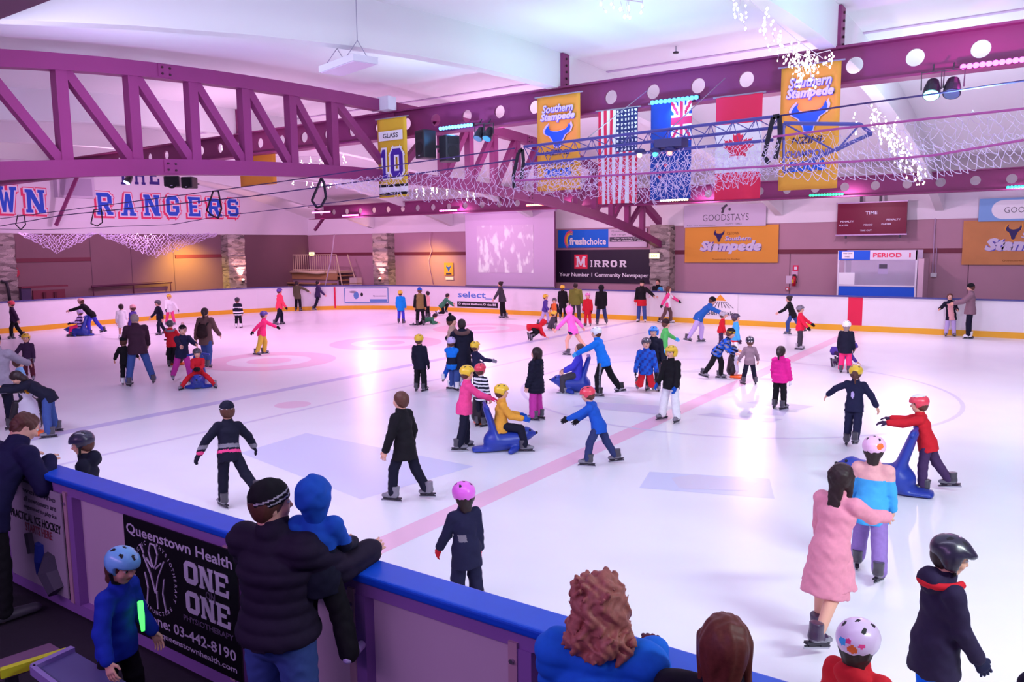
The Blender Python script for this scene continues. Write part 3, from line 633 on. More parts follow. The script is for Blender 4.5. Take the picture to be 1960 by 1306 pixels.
a, w, h_ = board_ad(876, 556, 958, 588, M_BOARD); lettering(a, 'select_', w*.42, h_*.74, w*.8, h_*.42, M_SEL, .016); patch(a, w*.0, h_*.04, w*.95, h_*.36, M_BLACK, .016); lettering(a, 'O eftpos kiwibank O visa BE', w*.47, h_*.2, w*.88, h_*.16, M_WHITE, .018)
a, w, h_ = board_ad(1346, 562, 1412, 602, M_BOARD); lettering(a, 'SolarPeak', w*.45, h_*.1, w*.92, h_*.2, M_DG, .016)
mesh_np('peak_print', [(w*.5, h_*.98, .016), (w*.33, h_*.68, .016), (w*.67, h_*.68, .016)], [(0,1,2)], M_SOL, a)
mb = MB()
for k in range(8):
    x = .34+.32*k/7; x2 = .12+.76*k/7; mb.add([(w*(x-.01), h_*.64, .016), (w*(x+.01), h_*.64, .016), (w*(x2+.012), h_*.34, .016), (w*(x2-.012), h_*.34, .016)], [(0,1,2,3)])
mb.build('ray_print', M_DG, a)
a, w, h_ = board_ad(640.5, 550, 643.5, 590, M_REDS, 'red_line_mark')

# near boards, seen from outside: panels between posts, blue cap rail, adverts
nb = empty('near_boards', (-4, YN, 0), 0, 'cream rink boards with bright blue cap rail in front of the camera', 'rink barrier')
M_CREAM = mat('near_panel_cream', (214, 190, 204), .5, noise=.04, nscale=2); M_POST = mat('near_frame_lilac', (150, 106, 176), .5); M_FRAME = mat('near_post_beige', (196, 156, 168), .5)
XL, XRr = -25.5, 5.0
rel(MB().box((XL, YN-.02, .03), (XRr, YN, HB-.04)).build('ice_side_panel', M_BOARD), nb)
rel(MB().box((XL, YN, .0), (XRr, YN+.014, .2)).build('kick_plate', M_KICK), nb)
mb = MB(); mb.box((XL, YN-.19, HB-.03), (XRr, YN+.04, HB+.03)); cr = rel(mb.build('cap_rail', M_CAP), nb)
bv = cr.modifiers.new('round', 'BEVEL'); bv.width = .018; bv.segments = 3
rel(MB().box((XL, YN-.14, HB-.13), (XRr, YN-.02, HB-.03)).build('top_frame', M_POST), nb)
rel(MB().box((XL, YN-.14, .0), (XRr, YN-.02, .1)).build('bottom_frame', M_POST), nb)
px_ = [-9.3, -8.05, -6.83, -4.58, -3.34, -2.14, -.95, .3]
for x in px_:
    rel(MB().box((x-.09, YN-.15, .1), (x+.03, YN-.02, HB-.13)).build('post', M_POST), nb)
    rel(MB().box((x-.11, YN-.158, .1), (x-.055, YN-.14, HB-.1)).build('post_edge', M_FRAME), nb)
    rel(MB().cyl((x-.082, YN-.175, HB-.2), (x-.082, YN-.155, HB-.2), .014, 8).build('bolt', M_STEEL), nb)
for x0, x1 in zip(px_[:-1], px_[1:]):
    rel(MB().box((x0+.03, YN-.075, .1), (x1-.11, YN-.03, HB-.13)).build('outer_panel', M_CREAM), nb)
# black physiotherapy advert fixed on the outer face
xa, xb = -5.95, -4.52
ad = MB().box((0, 0, 0), (xb-xa, .96, .012)).build('advert_banner', mat('advert_black', (14, 12, 18), .45)); frame(ad, (xa, YN-.16, .13), (1,0,0), (0,0,1)); ad.parent = nb; ad.matrix_parent_inverse = Matrix.Translation(nb.location).inverted()
M_ADL = mat('advert_letter_grey', (206, 198, 214), .5)
W_ = xb-xa
lettering(ad, 'Queenstown Health', W_*.5, .86, W_*.94, .1, M_ADL, .016)
for s, y in (('ONE', .6), ('ONE', .37)):
    block(ad, s, [(W_*.56+i*.185, y, .17, .17) for i in range(3)], M_ADL, .017)
lettering(ad, 'ON', W_*.78, .565, .11, .06, mat('advert_letter_dim', (110, 96, 120), .5), .02); lettering(ad, 'PHYSIOTHERAPY', W_*.74, .315, W_*.42, .045, mat('advert_letter_dim', (110, 96, 120), .5), .016)
lettering(ad, 'Phone: 03-442-8190', W_*.54, .185, W_*.84, .085, M_ADL, .016); lettering(ad, 'www.queenstownhealth.com', W_*.55, .075, W_*.82, .06, M_ADL, .016)
mb = MB(); c0 = (W_*.28, .53)
for pts in ([(-.14,.16),(-.05,.02),(0,-.12)], [(.14,.16),(.05,.02),(0,-.12)], [(-.06,.2),(-.03,.27),(.03,.27),(.06,.2),(.03,.12),(0,.08),(-.03,.12),(-.06,.2)], [(-.13,.02),(-.1,-.1),(-.13,-.24)], [(.13,.02),(.1,-.1),(.13,-.24)], [(-.17,.24),(-.13,.17)], [(.02,-.1),(.02,-.24)], [(-.1,.14),(-.02,.08)], [(.1,.14),(.02,.08)]):
    mb.tube([(c0[0]+x, c0[1]+y, .014) for x, y in pts], .008, 5)
mb.build('figure_print', M_ADL, ad)
def arc_text(par, s, cx, cy, r, a0, a1, h, m, z=.016):
    VV, FF, n = [], [], 0
    for i, ch in enumerate(s):
        if ch == ' ': continue
        v, f = text_mesh(ch, 1, 0, .02)
        if not len(v): continue
        a = a0+(a1-a0)*i/(len(s)-1); t = -PI/2 if a1 < a0 else PI/2; x0 = v[:, 0].mean(); x = (v[:, 0]-x0)*h*1.4; y = (v[:, 1]-.35)*h*1.4; q = a+t
        VV.append(np.stack([cx+r*math.cos(a)+x*math.cos(q)-y*math.sin(q), cy+r*math.sin(a)+x*math.sin(q)+y*math.cos(q), np.full(len(x), z)], 1)); FF += [tuple(k+n for k in g_) for g_ in f]; n += len(v)
    return mesh_np('lettering', np.concatenate(VV), FF, m, par)
arc_text(ad, 'CHIROPRACTIC   PHYSIOTHERAPY', c0[0], c0[1], .28, R(205), R(-25), .032, M_ADL); arc_text(ad, 'ACUPUNCTURE', c0[0], c0[1], .28, R(225), R(315), .032, M_ADL)
# poster for ice hockey further left
xa, xb = -8.0, -6.95
po = MB().box((0, 0, 0), (xb-xa, .95, .012)).build('advert_poster', mat('poster_grey', (176, 164, 176), .5)); frame(po, (xa, YN-.16, .13), (1,0,0), (0,0,1)); po.parent = nb; po.matrix_parent_inverse = Matrix.Translation(nb.location).inverted()
for s, y in (('welcome', .88), ('all newcomers are', .8), ('registered to play ice', .72)): lettering(po, s, .66, y, .6, .05, M_DG, .016, .2)
lettering(po, 'PRACTICAL ICE HOCKEY', .55, .62, .94, .08, M_BLACK, .016); lettering(po, 'STARTS HERE', .6, .53, .5, .08, mat('poster_red', (150, 60, 74), .5), .016)
mb = MB(); mb.tube([(.62, .42, .013), (.6, .26, .013), (.55, .12, .013)], [.05, .06, .03], 8); mb.build('player_print', mat('poster_blue', (40, 60, 150), .5), po)
mb = MB(); mb.tube([(.8, .36, .012), (.78, .2, .012), (.9, .04, .012)], [.06, .12, .1], 8); mb.tube([(.42, .48, .013), (.46, .3, .013)], [.05, .05], 8); mb.build('player_print', M_DG, po)

# ------------------------------------------------------------------ floors, walls, ceiling
YW, XW = 33.0, -38.0
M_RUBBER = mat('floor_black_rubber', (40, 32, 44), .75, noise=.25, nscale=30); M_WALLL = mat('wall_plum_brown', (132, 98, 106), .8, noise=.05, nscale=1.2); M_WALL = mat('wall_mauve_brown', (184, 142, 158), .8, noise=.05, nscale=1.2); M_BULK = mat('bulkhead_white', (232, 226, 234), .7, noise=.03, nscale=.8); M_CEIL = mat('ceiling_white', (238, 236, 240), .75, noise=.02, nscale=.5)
struct(MB().box((XW, -3, -.1), (26, YN-.02, -.02)).build('floor_near', M_RUBBER)); struct(MB().box((XW, YF+.05, -.1), (26, YW, -.02)).build('floor_far', M_RUBBER)); struct(MB().box((XW, YN, -.1), (XE-.05, YF+.06, -.03)).build('floor_end', M_RUBBER))
struct(MB().box((XW, YW, -.1), (26, YW+.2, 3.95)).build('wall_far', M_WALL)); struct(MB().box((XW, YW-.06, 3.95), (26, YW+.2, 6.2)).build('wall_far_upper', M_BULK))
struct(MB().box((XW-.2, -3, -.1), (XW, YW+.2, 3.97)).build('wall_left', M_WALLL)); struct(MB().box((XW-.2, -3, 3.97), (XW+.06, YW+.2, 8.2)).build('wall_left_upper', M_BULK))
def zb(Y): return 6.62-.00782*(Y-15.5)**2          # underside of the ribs
def zc(Y): return zb(Y)+.76
ys = np.linspace(-3, YW+.1, 44); mb = MB(); P = []
for y in ys: P += [(XW-.2, y, zc(y)), (26, y, zc(y))]
mb.add(P, [(2*i, 2*i+1, 2*i+3, 2*i+2) for i in range(len(ys)-1)]); cl = struct(mb.build('ceiling', M_CEIL))
so = cl.modifiers.new('thick', 'SOLIDIFY'); so.thickness = .12; so.offset = 1
for y, w in ((17.6, .12),):
    struct(MB().box((XW, y-w/2, zc(y)-.02), (26, y+w/2, zc(y)+.02)).build('trim_ceiling', mat('trim_lilac', (206, 180, 214), .7)))
def rib(X, ya, yb):
    mb = MB(); ys = np.linspace(ya, yb, 22); P = []
    for y in ys: P += [(X-.14, y, zb(y)), (X+.14, y, zb(y)), (X+.14, y, zc(y)+.02), (X-.14, y, zc(y)+.02)]
    n = len(ys); mb.add(P, [(4*i+k, 4*i+(k+1)%4, 4*i+4+(k+1)%4, 4*i+4+k) for i in range(n-1) for k in range(4)]+[(3,2,1,0), tuple(4*(n-1)+k for k in range(4))])
    return struct(mb.build('roof_rib', M_CEIL))
M_STL = mat('painted_steel_oxide_red', (136, 52, 108), .5, noise=.08, nscale=2); M_BOLT = mat('bolt_dark', (60, 26, 40), .5)
for X in (2.2, -3.6, -9.4, -20.9, -26.6, -32.4):
    rib(X, -3, YW-.1)
    pl = struct(MB().box((X+.14, 15.4, zb(15.5)-.02), (X+.2, 15.7, zc(15.5)-.01)).build('trim_plate', M_STL))
    for k in range(5): struct(MB().cyl((X+.2, 15.55, 6.7+k*.14), (X+.23, 15.55, 6.7+k*.14), .025, 6).build('bolt', M_BOLT, pl))

# ------------------------------------------------------------------ cellular beams with round holes
def cell_beam(Y, z0, z1, xa, xb, x_hole, pitch, r):
    """plate web with round openings between two flanges"""
    root = empty('cellular_beam', (xa, Y, z0), 0, None, None); t = .03; zm = (z0+z1)/2; n = int((xb-xa)/pitch)+1; first = x_hole-pitch*math.floor((x_hole-xa)/pitch)
    mb = MB(); S = 20
    x = first-pitch/2
    while x < xb:
        cx = x+pitch/2; c = [(cx+r*math.cos(2*PI*k/S), zm+r*math.sin(2*PI*k/S)) for k in range(S)]; sq = []
        for k in range(S):
            a = 2*PI*k/S; ux, uz = math.cos(a), math.sin(a); q = min(pitch/2/max(abs(ux), 1e-6), (z1-z0)/2/max(abs(uz), 1e-6)); sq.append((cx+ux*q, zm+uz*q))
        P = []; 
        for (hx, hz), (qx, qz) in zip(c, sq): P += [(hx, Y-t, hz), (qx, Y-t, qz), (hx, Y+t, hz), (qx, Y+t, qz)]
        F0 = []
        for k in range(S):
            a, b = 4*k, 4*((k+1) % S); F0 += [(a, b, b+1, a+1), (a+2, a+3, b+3, b+2), (a, a+2, b+2, b)]
        # corner triangles of the rectangle
        for s1 in (-1, 1):
            for s2 in (-1, 1):
                K = [k for k in range(S) if math.copysign(1, math.cos(2*PI*k/S+1e-4)) == s1 and math.copysign(1, math.sin(2*PI*k/S+1e-4)) == s2]
        mb.add(P, F0)
        for s1 in (-1, 1):
            for s2 in (-1, 1):
                a = math.atan2((z1-z0)*s2, pitch*s1); ks = sorted(range(S), key=lambda k: abs((2*PI*k/S-a+PI) % (2*PI)-PI))[:2]
                for yy in (Y-t, Y+t): mb.add([(sq[ks[0]][0], yy, sq[ks[0]][1]), (cx+s1*pitch/2, yy, zm+s2*(z1-z0)/2), (sq[ks[1]][0], yy, sq[ks[1]][1])], [(0, 1, 2)])
        x += pitch
    rel(mb.build('web_plate', M_STL), root); rel(MB().box((xa, Y-.19, z0-.04), (xb, Y+.19, z0)).build('bottom_flange', M_STL), root); rel(MB().box((xa, Y-.19, z1), (xb, Y+.19, z1+.04)).build('top_flange', M_STL), root)
    return root
s_ = 15.5/16.6
b1 = cell_beam(15.5, 6.0, 6.6, XW+.1, 20, -8.05, .976, .15); tag(b1, 'long dark red beam with round holes under the middle of the roof', 'beam')
b2 = cell_beam(29.2, 4.74, 5.34, XE+.3, 20, -6.14, .976, .15); tag(b2, 'far dark red beam with round holes above the far boards', 'beam')
b3 = cell_beam(2.3, 4.7, 5.3, XW+.1, 6, -8.0, .976, .15); tag(b3, 'near dark red beam crossing the top left corner', 'beam')

# ------------------------------------------------------------------ the bow truss across the rink
def truss(X, label):
    root = empty('bow_truss', (X, 15.5, 0), 0, label, 'roof truss')
    def zt(Y): d = abs(Y-15.5); return 6.76-.00353*d*d-.0000196*d**4         # centre line of the top chord
    def zl(Y): d = abs(Y-15.5); return 5.0-.00541*d*d-.00000383*d**4         # centre line of the bottom chord
    def chord(name, fz, dpt):
        mb = MB(); ys = np.linspace(-1.4, 32.4, 34); P = []
        for i, y in enumerate(ys):
            z = fz(y); P += [(X-.13, y, z-dpt/2), (X+.13, y, z-dpt/2), (X+.13, y, z+dpt/2), (X-.13, y, z+dpt/2)]
        n = len(ys); mb.add(P, [(4*i+k, 4*i+(k+1)%4, 4*i+4+(k+1)%4, 4*i+4+k) for i in range(n-1) for k in range(4)]+[(3,2,1,0), tuple(4*(n-1)+k for k in range(4))])
        rel(mb.build(name, M_STL), root)
    chord('top_chord', zt, .28); chord('bottom_chord', zl, .3)
    ks = [0]+[s*k for k in (1.0, 2.05, 3.3, 4.55, 5.8, 7.05, 8.35, 9.65, 11.0, 12.4, 13.8, 15.2) for s in (-1, 1)]
    for d in ks:
        y = 15.5+d; w = .42 if d == 0 else .2
        if abs(d) == 1.0: continue
        rel(MB().bar((X, y, zl(y)), (X, y, zt(y)), .2, w, (1,0,0)).build('post', M_STL), root)
    seq = [0, 2.05, 3.3, 4.55, 5.8, 7.05, 8.35, 9.65, 11.0, 12.4, 13.8, 15.2]
    for a, b in zip(seq[:-1], seq[1:]):
        for s in (-1, 1):
            ya, yb = 15.5+s*a, 15.5+s*b; rel(MB().bar((X, ya, zl(ya)), (X, yb, zt(yb)), .17, .16, (1,0,0)).build('brace', M_STL), root)
    for y in (9.1, 21.9):
        for fz in (zt, zl):
            z = fz(y); o = rel(MB().box((X+.13, y-.16, z-.12), (X+.145, y+.16, z+.12)).build('splice_plate', M_STL), root)
            for a in (-.08, .08):
                for b in (-.06, .06): q = MB().cyl((X+.145, y+a, z+b), (X+.165, y+a, z+b), .022, 6).build('bolt', M_BOLT); q.parent = o
    return root
tr = truss(-14.46, 'large bow shaped dark red steel truss spanning across the rink')

# ------------------------------------------------------------------ overhead: banners, flags, lamps, speakers, rigging
M_GOLD = mat('banner_gold', (232, 160, 60), .7); M_GOLDY = mat('banner_yellow', (226, 186, 52), .7); M_BULL = mat('emblem_blue', (20, 84, 214), .6); M_BULLD = mat('emblem_navy', (44, 30, 96), .6); M_OUTL = mat('emblem_outline_lilac', (206, 196, 236), .6); M_NUM = mat('number_violet', (72, 40, 160), .6)
M_SILV = mat('letter_silver', (214, 206, 230), .6); M_LBL = mat('letter_outline_blue', (96, 90, 190), .6)
def at_px(px, py, Y): return onY(px, py, Y)
def hung(name, x0, y0, x1, y1, Y, m, label, cat, group=None, waves=.02, nx=24, ny=48, paint=None, mats=None):
    """cloth hung from a rod: its corners lie on the plane Y under the two pixels (top left, bottom right)"""
    a, b = onY(x0, y0, Y), onY(x1, y1, Y); w, h_ = b[0]-a[0], a[2]-b[2]
    root = empty(name, (a[0], Y, b[2]), 0, label, cat, group); P = []
    for j in range(ny+1):
        for i in range(nx+1):
            u, v = i/nx, j/ny; P.append((u*w, waves*(math.sin(u*9+v*2.5)+.5*math.sin(u*17-v*4))*(.3+.7*(1-v)), v*h_))
    F0 = [(j*(nx+1)+i, j*(nx+1)+i+1, (j+1)*(nx+1)+i+1, (j+1)*(nx+1)+i) for j in range(ny) for i in range(nx)]
    mi = [paint((i+.5)/nx, (j+.5)/ny) for j in range(ny) for i in range(nx)] if paint else None
    o = mesh_np('cloth', P, F0, mats or [m], root, mi, True); so = o.modifiers.new('thick', 'SOLIDIFY'); so.thickness = .006; so.offset = 1
    MB().tube([(-.06, 0, h_+.01), (w+.06, 0, h_+.01)], .016, 6).build('rod', mat('rod_grey', (150, 140, 160), .5), root)
    return root, w, h_
def face(root, z=0): # empty-space frame for lettering on a hung cloth: x right, y up, normal towards -Y
    pass
def on_cloth(root, w, h_, kind):
    """lettering children in the cloth's own frame"""
    def fr(o): o.rotation_euler = (PI/2, 0, 0); o.location = (0, -.05, 0); return o
    if kind == 'ten':
        fr(patch(root, w*.08, h_*.72, w*.9, h_*.84, M_WHITE, .002, 'name_patch')); fr(lettering(root, 'GLASS', w*.49, h_*.78, w*.52, h_*.06, M_DG, .006))
        for e, m, z in ((.05, M_WHITE, .004), (0, M_NUM, .009)): fr(block(root, '10', [(w*.08, h_*.25, w*.34, h_*.36), (w*.47, h_*.25, w*.42, h_*.36)], m, z, e*w))
    else:
        for dx, m, z in ((.012, M_LBL, .0), (0, M_SILV, .004)):
            fr(lettering(root, 'Southern', w*.5+dx, h_*.865-dx, w*.72, h_*.085, m, z, .25, .03+dx*2)); fr(lettering(root, 'Stampede', w*.5+dx, h_*.77-dx, w*.8, h_*.1, m, z, .25, .05+dx*2))
        n = len(BULL)
        for e, m, z, nm in ((1.14, M_OUTL, .002, 'emblem_outline'), (1, M_BULL, .006, 'bull_emblem')):
            fr(mesh_np(nm, [(w*.5+(x-.5)*w*.62*e, h_*.58+(y-.5)*h_*.24*e, z) for x, y in BULL], [tuple(range(n))], m, root))
        fr(lettering(root, 'NZIHL', w*.5, h_*.4, w*.56, h_*.055, M_BULLD, .004, .2)); fr(lettering(root, 'CHAMPIONS', w*.5, h_*.29, w*.76, h_*.06, M_LBL, .004, 0, .03))
        fr(lettering(root, kind, w*.5, h_*.19, w*.64, h_*.09, M_BULL, .004, 0, .05))
    for o in root.children:
        if o.name.startswith('cloth'): continue
r, w, h_ = hung('hanging_banner', 722, 230, 782, 376, 15.05, M_GOLDY, 'yellow hanging banner with a white name patch and a blue number 10', 'banner', 'banners under the middle beam', .004, 8, 30, lambda u, v: 1 if .055 < v < .14 or .0 < v < 0 else (2 if abs(v-.15) < .012 or abs(v-.05) < .012 else 0), [M_GOLDY, M_WHITE, M_BLACK]); on_cloth(r, w, h_, 'ten')
r, w, h_ = hung('hanging_banner', 1028, 188, 1111, 362, 15.05, M_GOLD, 'gold hanging banner with a blue bull head, left of the striped flag', 'banner', 'banners under the middle beam', .01, 10, 20); on_cloth(r, w, h_, '2005')
r, w, h_ = hung('hanging_banner', 1496, 131, 1602, 360, 15.05, M_GOLD, 'gold hanging banner behind the fairy lights, right of the maple leaf flag', 'banner', 'banners under the middle beam', .01, 10, 20); on_cloth(r, w, h_, '2006')
r, w, h_ = hung('hanging_banner', 458, 296, 530, 352, 15.6+0.0, M_GOLD, 'orange banner partly hidden behind the left half of the truss', 'banner', 'banners under the middle beam', .01, 8, 10); 
M_FR = mat('flag_red', (226, 40, 84), .7); M_FW = mat('flag_white', (236, 230, 240), .7); M_FB = mat('flag_blue', (26, 62, 160), .7); M_FN = mat('flag_navy', (40, 46, 110), .7)
def usa(u, v):
    if v > .55 and u > .46: 
        a, b = (u-.46)/.54*6, (v-.55)/.45*10; return 1 if (a % 1-.5)**2+(b % 1-.5)**2 < .075 else 3
    return int(u*13) % 2 == 1 and 1 or 0
def nz(u, v):
    if u < .5 or v < .6: 
        for sx, sy in ((.3,.5),(.24,.24),(.4,.35),(.16,.36)):
            if abs(u-sx)+abs(v-sy)*2 < .05: return 0
        return 2
    a, b = (u-.5)/.5*2-1, (v-.6)/.4*2-1
    if abs(a) < .16 or abs(b) < .16: return 0
    if abs(a) < .3 or abs(b) < .3: return 1
    d = min(abs(a-b), abs(a+b)); return 0 if d < .14 else (1 if d < .38 else 2)
LEAF = [(0,-.9),(.06,-.45),(.5,-.5),(.42,-.3),(.9,.1),(.75,.18),(.85,.5),(.55,.42),(.5,.55),(.25,.3),(.32,.8),(.16,.7),(0,1)]; LEAF = LEAF+[(-x, y) for x, y in LEAF[::-1]]
def pip(x, y, pg):
    c = False
    for i in range(len(pg)):
        (x1, y1), (x2, y2) = pg[i-1], pg[i]
        if (y1 > y) != (y2 > y) and x < (x2-x1)*(y-y1)/(y2-y1)+x1: c = not c
    return c
def canada(u, v):
    if v < .27 or v > .73: return 0
    return 0 if pip((u-.5)/.36, (v-.5)/.17, LEAF) else 1
FM = [M_FR, M_FW, M_FB, M_FN]
hung('national_flag', 1145, 214, 1220, 388, 15.2, M_FR, 'striped flag with a star filled corner hung vertically from the beam', 'flag', 'flags under the middle beam', .045, 52, 80, usa, FM)
hung('national_flag', 1246, 200, 1322, 380, 15.2, M_FB, 'blue flag with crosses in its top corner, third cloth along the beam', 'flag', 'flags under the middle beam', .03, 48, 80, nz, FM)
hung('national_flag', 1371, 188, 1455, 380, 15.2, M_FR, 'red and white flag with a maple leaf hung vertically', 'flag', 'flags under the middle beam', .02, 48, 90, canada, FM)

# strip lamps on the beams
M_LHOUS = mat('lamp_housing', (60, 56, 66), .5)
LAMPS = []
def led_bar(px0, py0, px1, py1, Y, rgb, s, label, e=0, drop=0.0):
    a, b = onY(px0, py0, Y), onY(px1, py1, Y); z = (a[2]+b[2])/2; L = b[0]-a[0]; root = empty('led_bar', (a[0], Y, z), 0, label, 'lamp', 'coloured light bars on the beams')
    MB().box((0, -.02, -.03), (L, .05, .05)).build('housing', M_LHOUS, root); m = glowm('led_%d_%d_%d' % tuple(rgb), rgb, s); mb = MB(); n = max(5, int(L/.09))
    for k in range(n): mb.sphere((L*(k+.5)/n, -.03, .0), (L/n*.52, .045, .045), 8, 5)
    mb.build('led_strip', m, root, True)
    if e: LAMPS.append(((a+b)/2+V(0, -.1, -.05), rgb, e, L))
led_bar(1246, 196, 1338, 188, 15.22, (60, 150, 255), 6, 'long blue light bar above the crossed blue flag', 60)
led_bar(842, 247, 906, 239, 15.22, (80, 165, 255), 6, 'cyan blue light bar beside the two black speakers', 60)
led_bar(1838, 128, 1990, 112, 15.22, (255, 80, 220), 7, 'magenta light bar at the right end of the middle beam', 60)
led_bar(598, 407, 633, 406, 29.0, (255, 110, 200), 5 , 'pale pink light bar at the left end of the far beam', 30)
led_bar(656, 413, 687, 412, 29.0, (255, 110, 200), 5, 'pink light bar, second from the left on the far beam', 60)
led_bar(842, 404, 876, 402, 29.0, (255, 110, 200), 5, 'pink light bar on the far beam left of the screen', 60)
led_bar(1008, 395, 1064, 389, 28.9, (255, 130, 110), 5, 'salmon light bar where the far beam meets the truss', 50)
led_bar(1264, 384, 1318, 382, 28.9, (255, 240, 190), 8, 'warm yellow light bar on the far beam below the blue flag', 60)
led_bar(1549, 375, 1615, 371, 28.9, (60, 240, 150), 2, 'green light bar on the far beam above the scoreboard', 40)
led_bar(1926, 360, 1990, 355, 28.9, (60, 225, 235), 2, 'cyan light bar at the right end of the far beam', 40)
def par_can(px, py, Y, rgb, s, label, r=.11, to=(0, -.55, -.8)):
    c = onY(px, py, Y); root = empty('spot_lamp', c, 0, label, 'lamp', 'spot lamps on the beams'); d = nrm(to); mb = MB(); mb.tube([-.16*d, .0*d, .13*d], [r*.7, r, r*1.05], 14); mb.build('can', mat('lamp_black', (30, 30, 44), .4), root)
    MB().cyl(d*.131, d*.14, r*.9, 14).build('lens', glowm('lens_%d' % rgb[0], rgb, s), root); mb = MB(); mb.tube([(-r*1.25, 0, 0), (-r*1.3, 0, r*2.2), (r*1.3, 0, r*2.2), (r*1.25, 0, 0)], .012, 5); mb.tube([(0, 0, r*2.2), (0, .1, r*3.2)], .015, 5); mb.build('yoke', M_LHOUS, root)
par_can(918, 257, 15.1, (60, 90, 120), .3, 'left black spot lamp of the pair beside the speakers'); par_can(935, 257, 15.1, (40, 110, 180), 1, 'right black spot lamp of the pair, with a blue lens')
par_can(1784, 171, 15.1, (120, 250, 240), 14, 'lit cyan spot lamp under the middle beam', .13); par_can(1823, 168, 15.1, (60, 60, 120), .3, 'unlit purple spot lamp beside the cyan one', .13)
par_can(246, 344, 15.3, (150, 170, 255), 30, 'bright bluish white spot lamp below the left half of the truss', .12)
def speaker(px, py, Y, w, h_, d, rot, label):
    c = onY(px, py, Y); root = empty('loudspeaker', c-V(0, 0, h_/2), rot, label, 'speaker', 'black loudspeakers'); mb = MB(); mb.poly([(-w/2, -d/2), (w/2, -d/2), (w*.34, d/2), (-w*.34, d/2)], 0, h_); o = mb.build('cabinet', mat('speaker_black', (38, 36, 46), .45), root); b = o.modifiers.new('b', 'BEVEL'); b.width = .03; b.segments = 2
    MB().cyl((0, -d/2-.012, h_*.36), (0, -d/2+.01, h_*.36), w*.36, 20).build('woofer_grille', mat('grille_black', (26, 25, 32), .6), root); MB().obox((0, -d/2-.003, h_*.78), ((1,0,0),(0,1,0),(0,0,1)), (w*.34, .008, h_*.12)).build('horn', mat('grille_black', (26, 25, 32), .6), root)
    MB().box((-.05, d/2-.02, h_*.4), (.05, d/2+.16, h_*.5)).build('bracket', M_LHOUS, root); MB().obox((0, -d/2-.012, h_*.1), ((1,0,0),(0,1,0),(0,0,1)), (.03, .003, .01)).build('badge', M_SILV, root)
speaker(816, 277, 14.95, .42, .68, .4, R(-18), 'black loudspeaker with its front to the rink, beside the yellow 10 banner'); speaker(858, 285, 15.1, .42, .62, .4, R(75), 'black loudspeaker turned sideways, under the cyan blue light bar')
speaker(332, 348, 13.2, .44, .3, .35, R(40), 'black loudspeaker on the left of a pair below the truss'); speaker(364, 350, 13.2, .36, .31, .35, R(20), 'black loudspeaker on the right of a pair below the truss')
c = onY(738, 197, 15.05); root = empty('junction_box', c-V(0, 0, .18), 0, 'pale square box mounted at the meeting of truss and beam', 'box'); MB().box((-.18, -.1, 0), (.18, .2, .33)).build('casing', mat('box_pale', (220, 218, 232), .5), root); MB().tube([(-.18, 0, .02), (-.42, -.04, .0), (-.46, 0, .06), (-.4, .1, .1)], .02, 6).build('cable', mat('cable_grey', (190, 180, 200), .5), root)
# hanging high-bay lamp, switched off
a = onY(577, 116, 9.2); b = onY(763, 140, 9.2); L = 1.25; c = (a+b)/2
root = empty('high_bay_lamp', c, 0, 'white rectangular hanging lamp, switched off, near the ceiling', 'lamp'); yw = .0
MB().box((-.55, -.22, -.03), (.55, .22, .07)).build('tray', mat('lamp_tray_white', (226, 222, 236), .5), root); MB().box((-.52, -.19, -.04), (.52, .19, -.03)).build('diffuser', mat('lamp_diffuser', (226, 200, 228), .5), root); MB().box((-.555, -.2, -.02), (-.55, .2, .06)).build('end_cap', mat('lamp_end_blue', (150, 200, 232), .5), root)
root.rotation_euler = (0, 0, R(-14)); mb = MB()
zt_ = zc(9.2)-c[2]-.02
for x in (-.32, .32):
    for y in (-.2, .2): mb.tube([(x, y, .07), (x, 0, .34)], .006, 5)
    mb.tube([(x, 0, .34), (x, 0, zt_)], .006, 5)
mb.build('suspension_wire', mat('wire_grey', (150, 140, 165), .5), root)
# sprinkler
c = onY(1294, 67, 16.4); root = empty('sprinkler', c, 0, 'small sprinkler head on the ceiling above the middle beam', 'sprinkler'); MB().cyl((0, 0, 0), (0, 0, .12), .02, 8).build('pipe', M_STEEL, root); MB().cyl((0, 0, -.03), (0, 0, 0), .06, 10).build('deflector', M_LHOUS, root)
root.location.z = zc(16.4)-.12

# box truss for the lights, hung below the beam
M_ALU = mat('truss_blue_steel', (92, 88, 168), .4, metal=.4)
YT = 12.6
a, b = onY(1003, 281, YT), onY(1492, 222, YT); c2 = onY(1003, 315, YT); d2 = onY(1480, 268, YT)
root = empty('lighting_truss', (a[0], YT, a[2]), 0, 'slim blue steel lattice truss hanging in front of the flags', 'lighting rig')
T_ = .34; p = [V(a[0], YT, a[2]), V(b[0], YT, b[2])]; q = [V(c2[0], YT, c2[2]), V(d2[0], YT, d2[2])]
def L3(u, v, t): return u+(v-u)*t
for nm, (u, v) in (('upper_chord', p), ('lower_chord', q), ('rear_chord', [p[0]+V(.05, T_, -.12), p[1]+V(0, T_, -.12)])): rel(MB().tube([u, v], .026, 8).build(nm, M_ALU), root)
mb = MB(); n = 13
for k in range(n):
    t0, t1 = k/n, (k+1)/n; mb.tube([L3(*p, t0), L3(*q, (t0+t1)/2), L3(*p, t1)], .009, 5); mb.tube([L3(*p, t0), L3(*p, (t0+t1)/2)+V(0, T_, -.12), L3(*p, t1)], .009, 5)
rel(mb.build('lattice_bar', M_ALU), root)
for t in (.28, .62): rel(MB().tube([L3(*p, t), L3(*p, t)+V(0, 2.6, 1.25)], .008, 5).build('suspension_wire', mat('wire_grey', (150, 140, 165), .5)), root)
a2, b2 = onY(1500, 236, YT), onY(1646, 238, YT+.5)
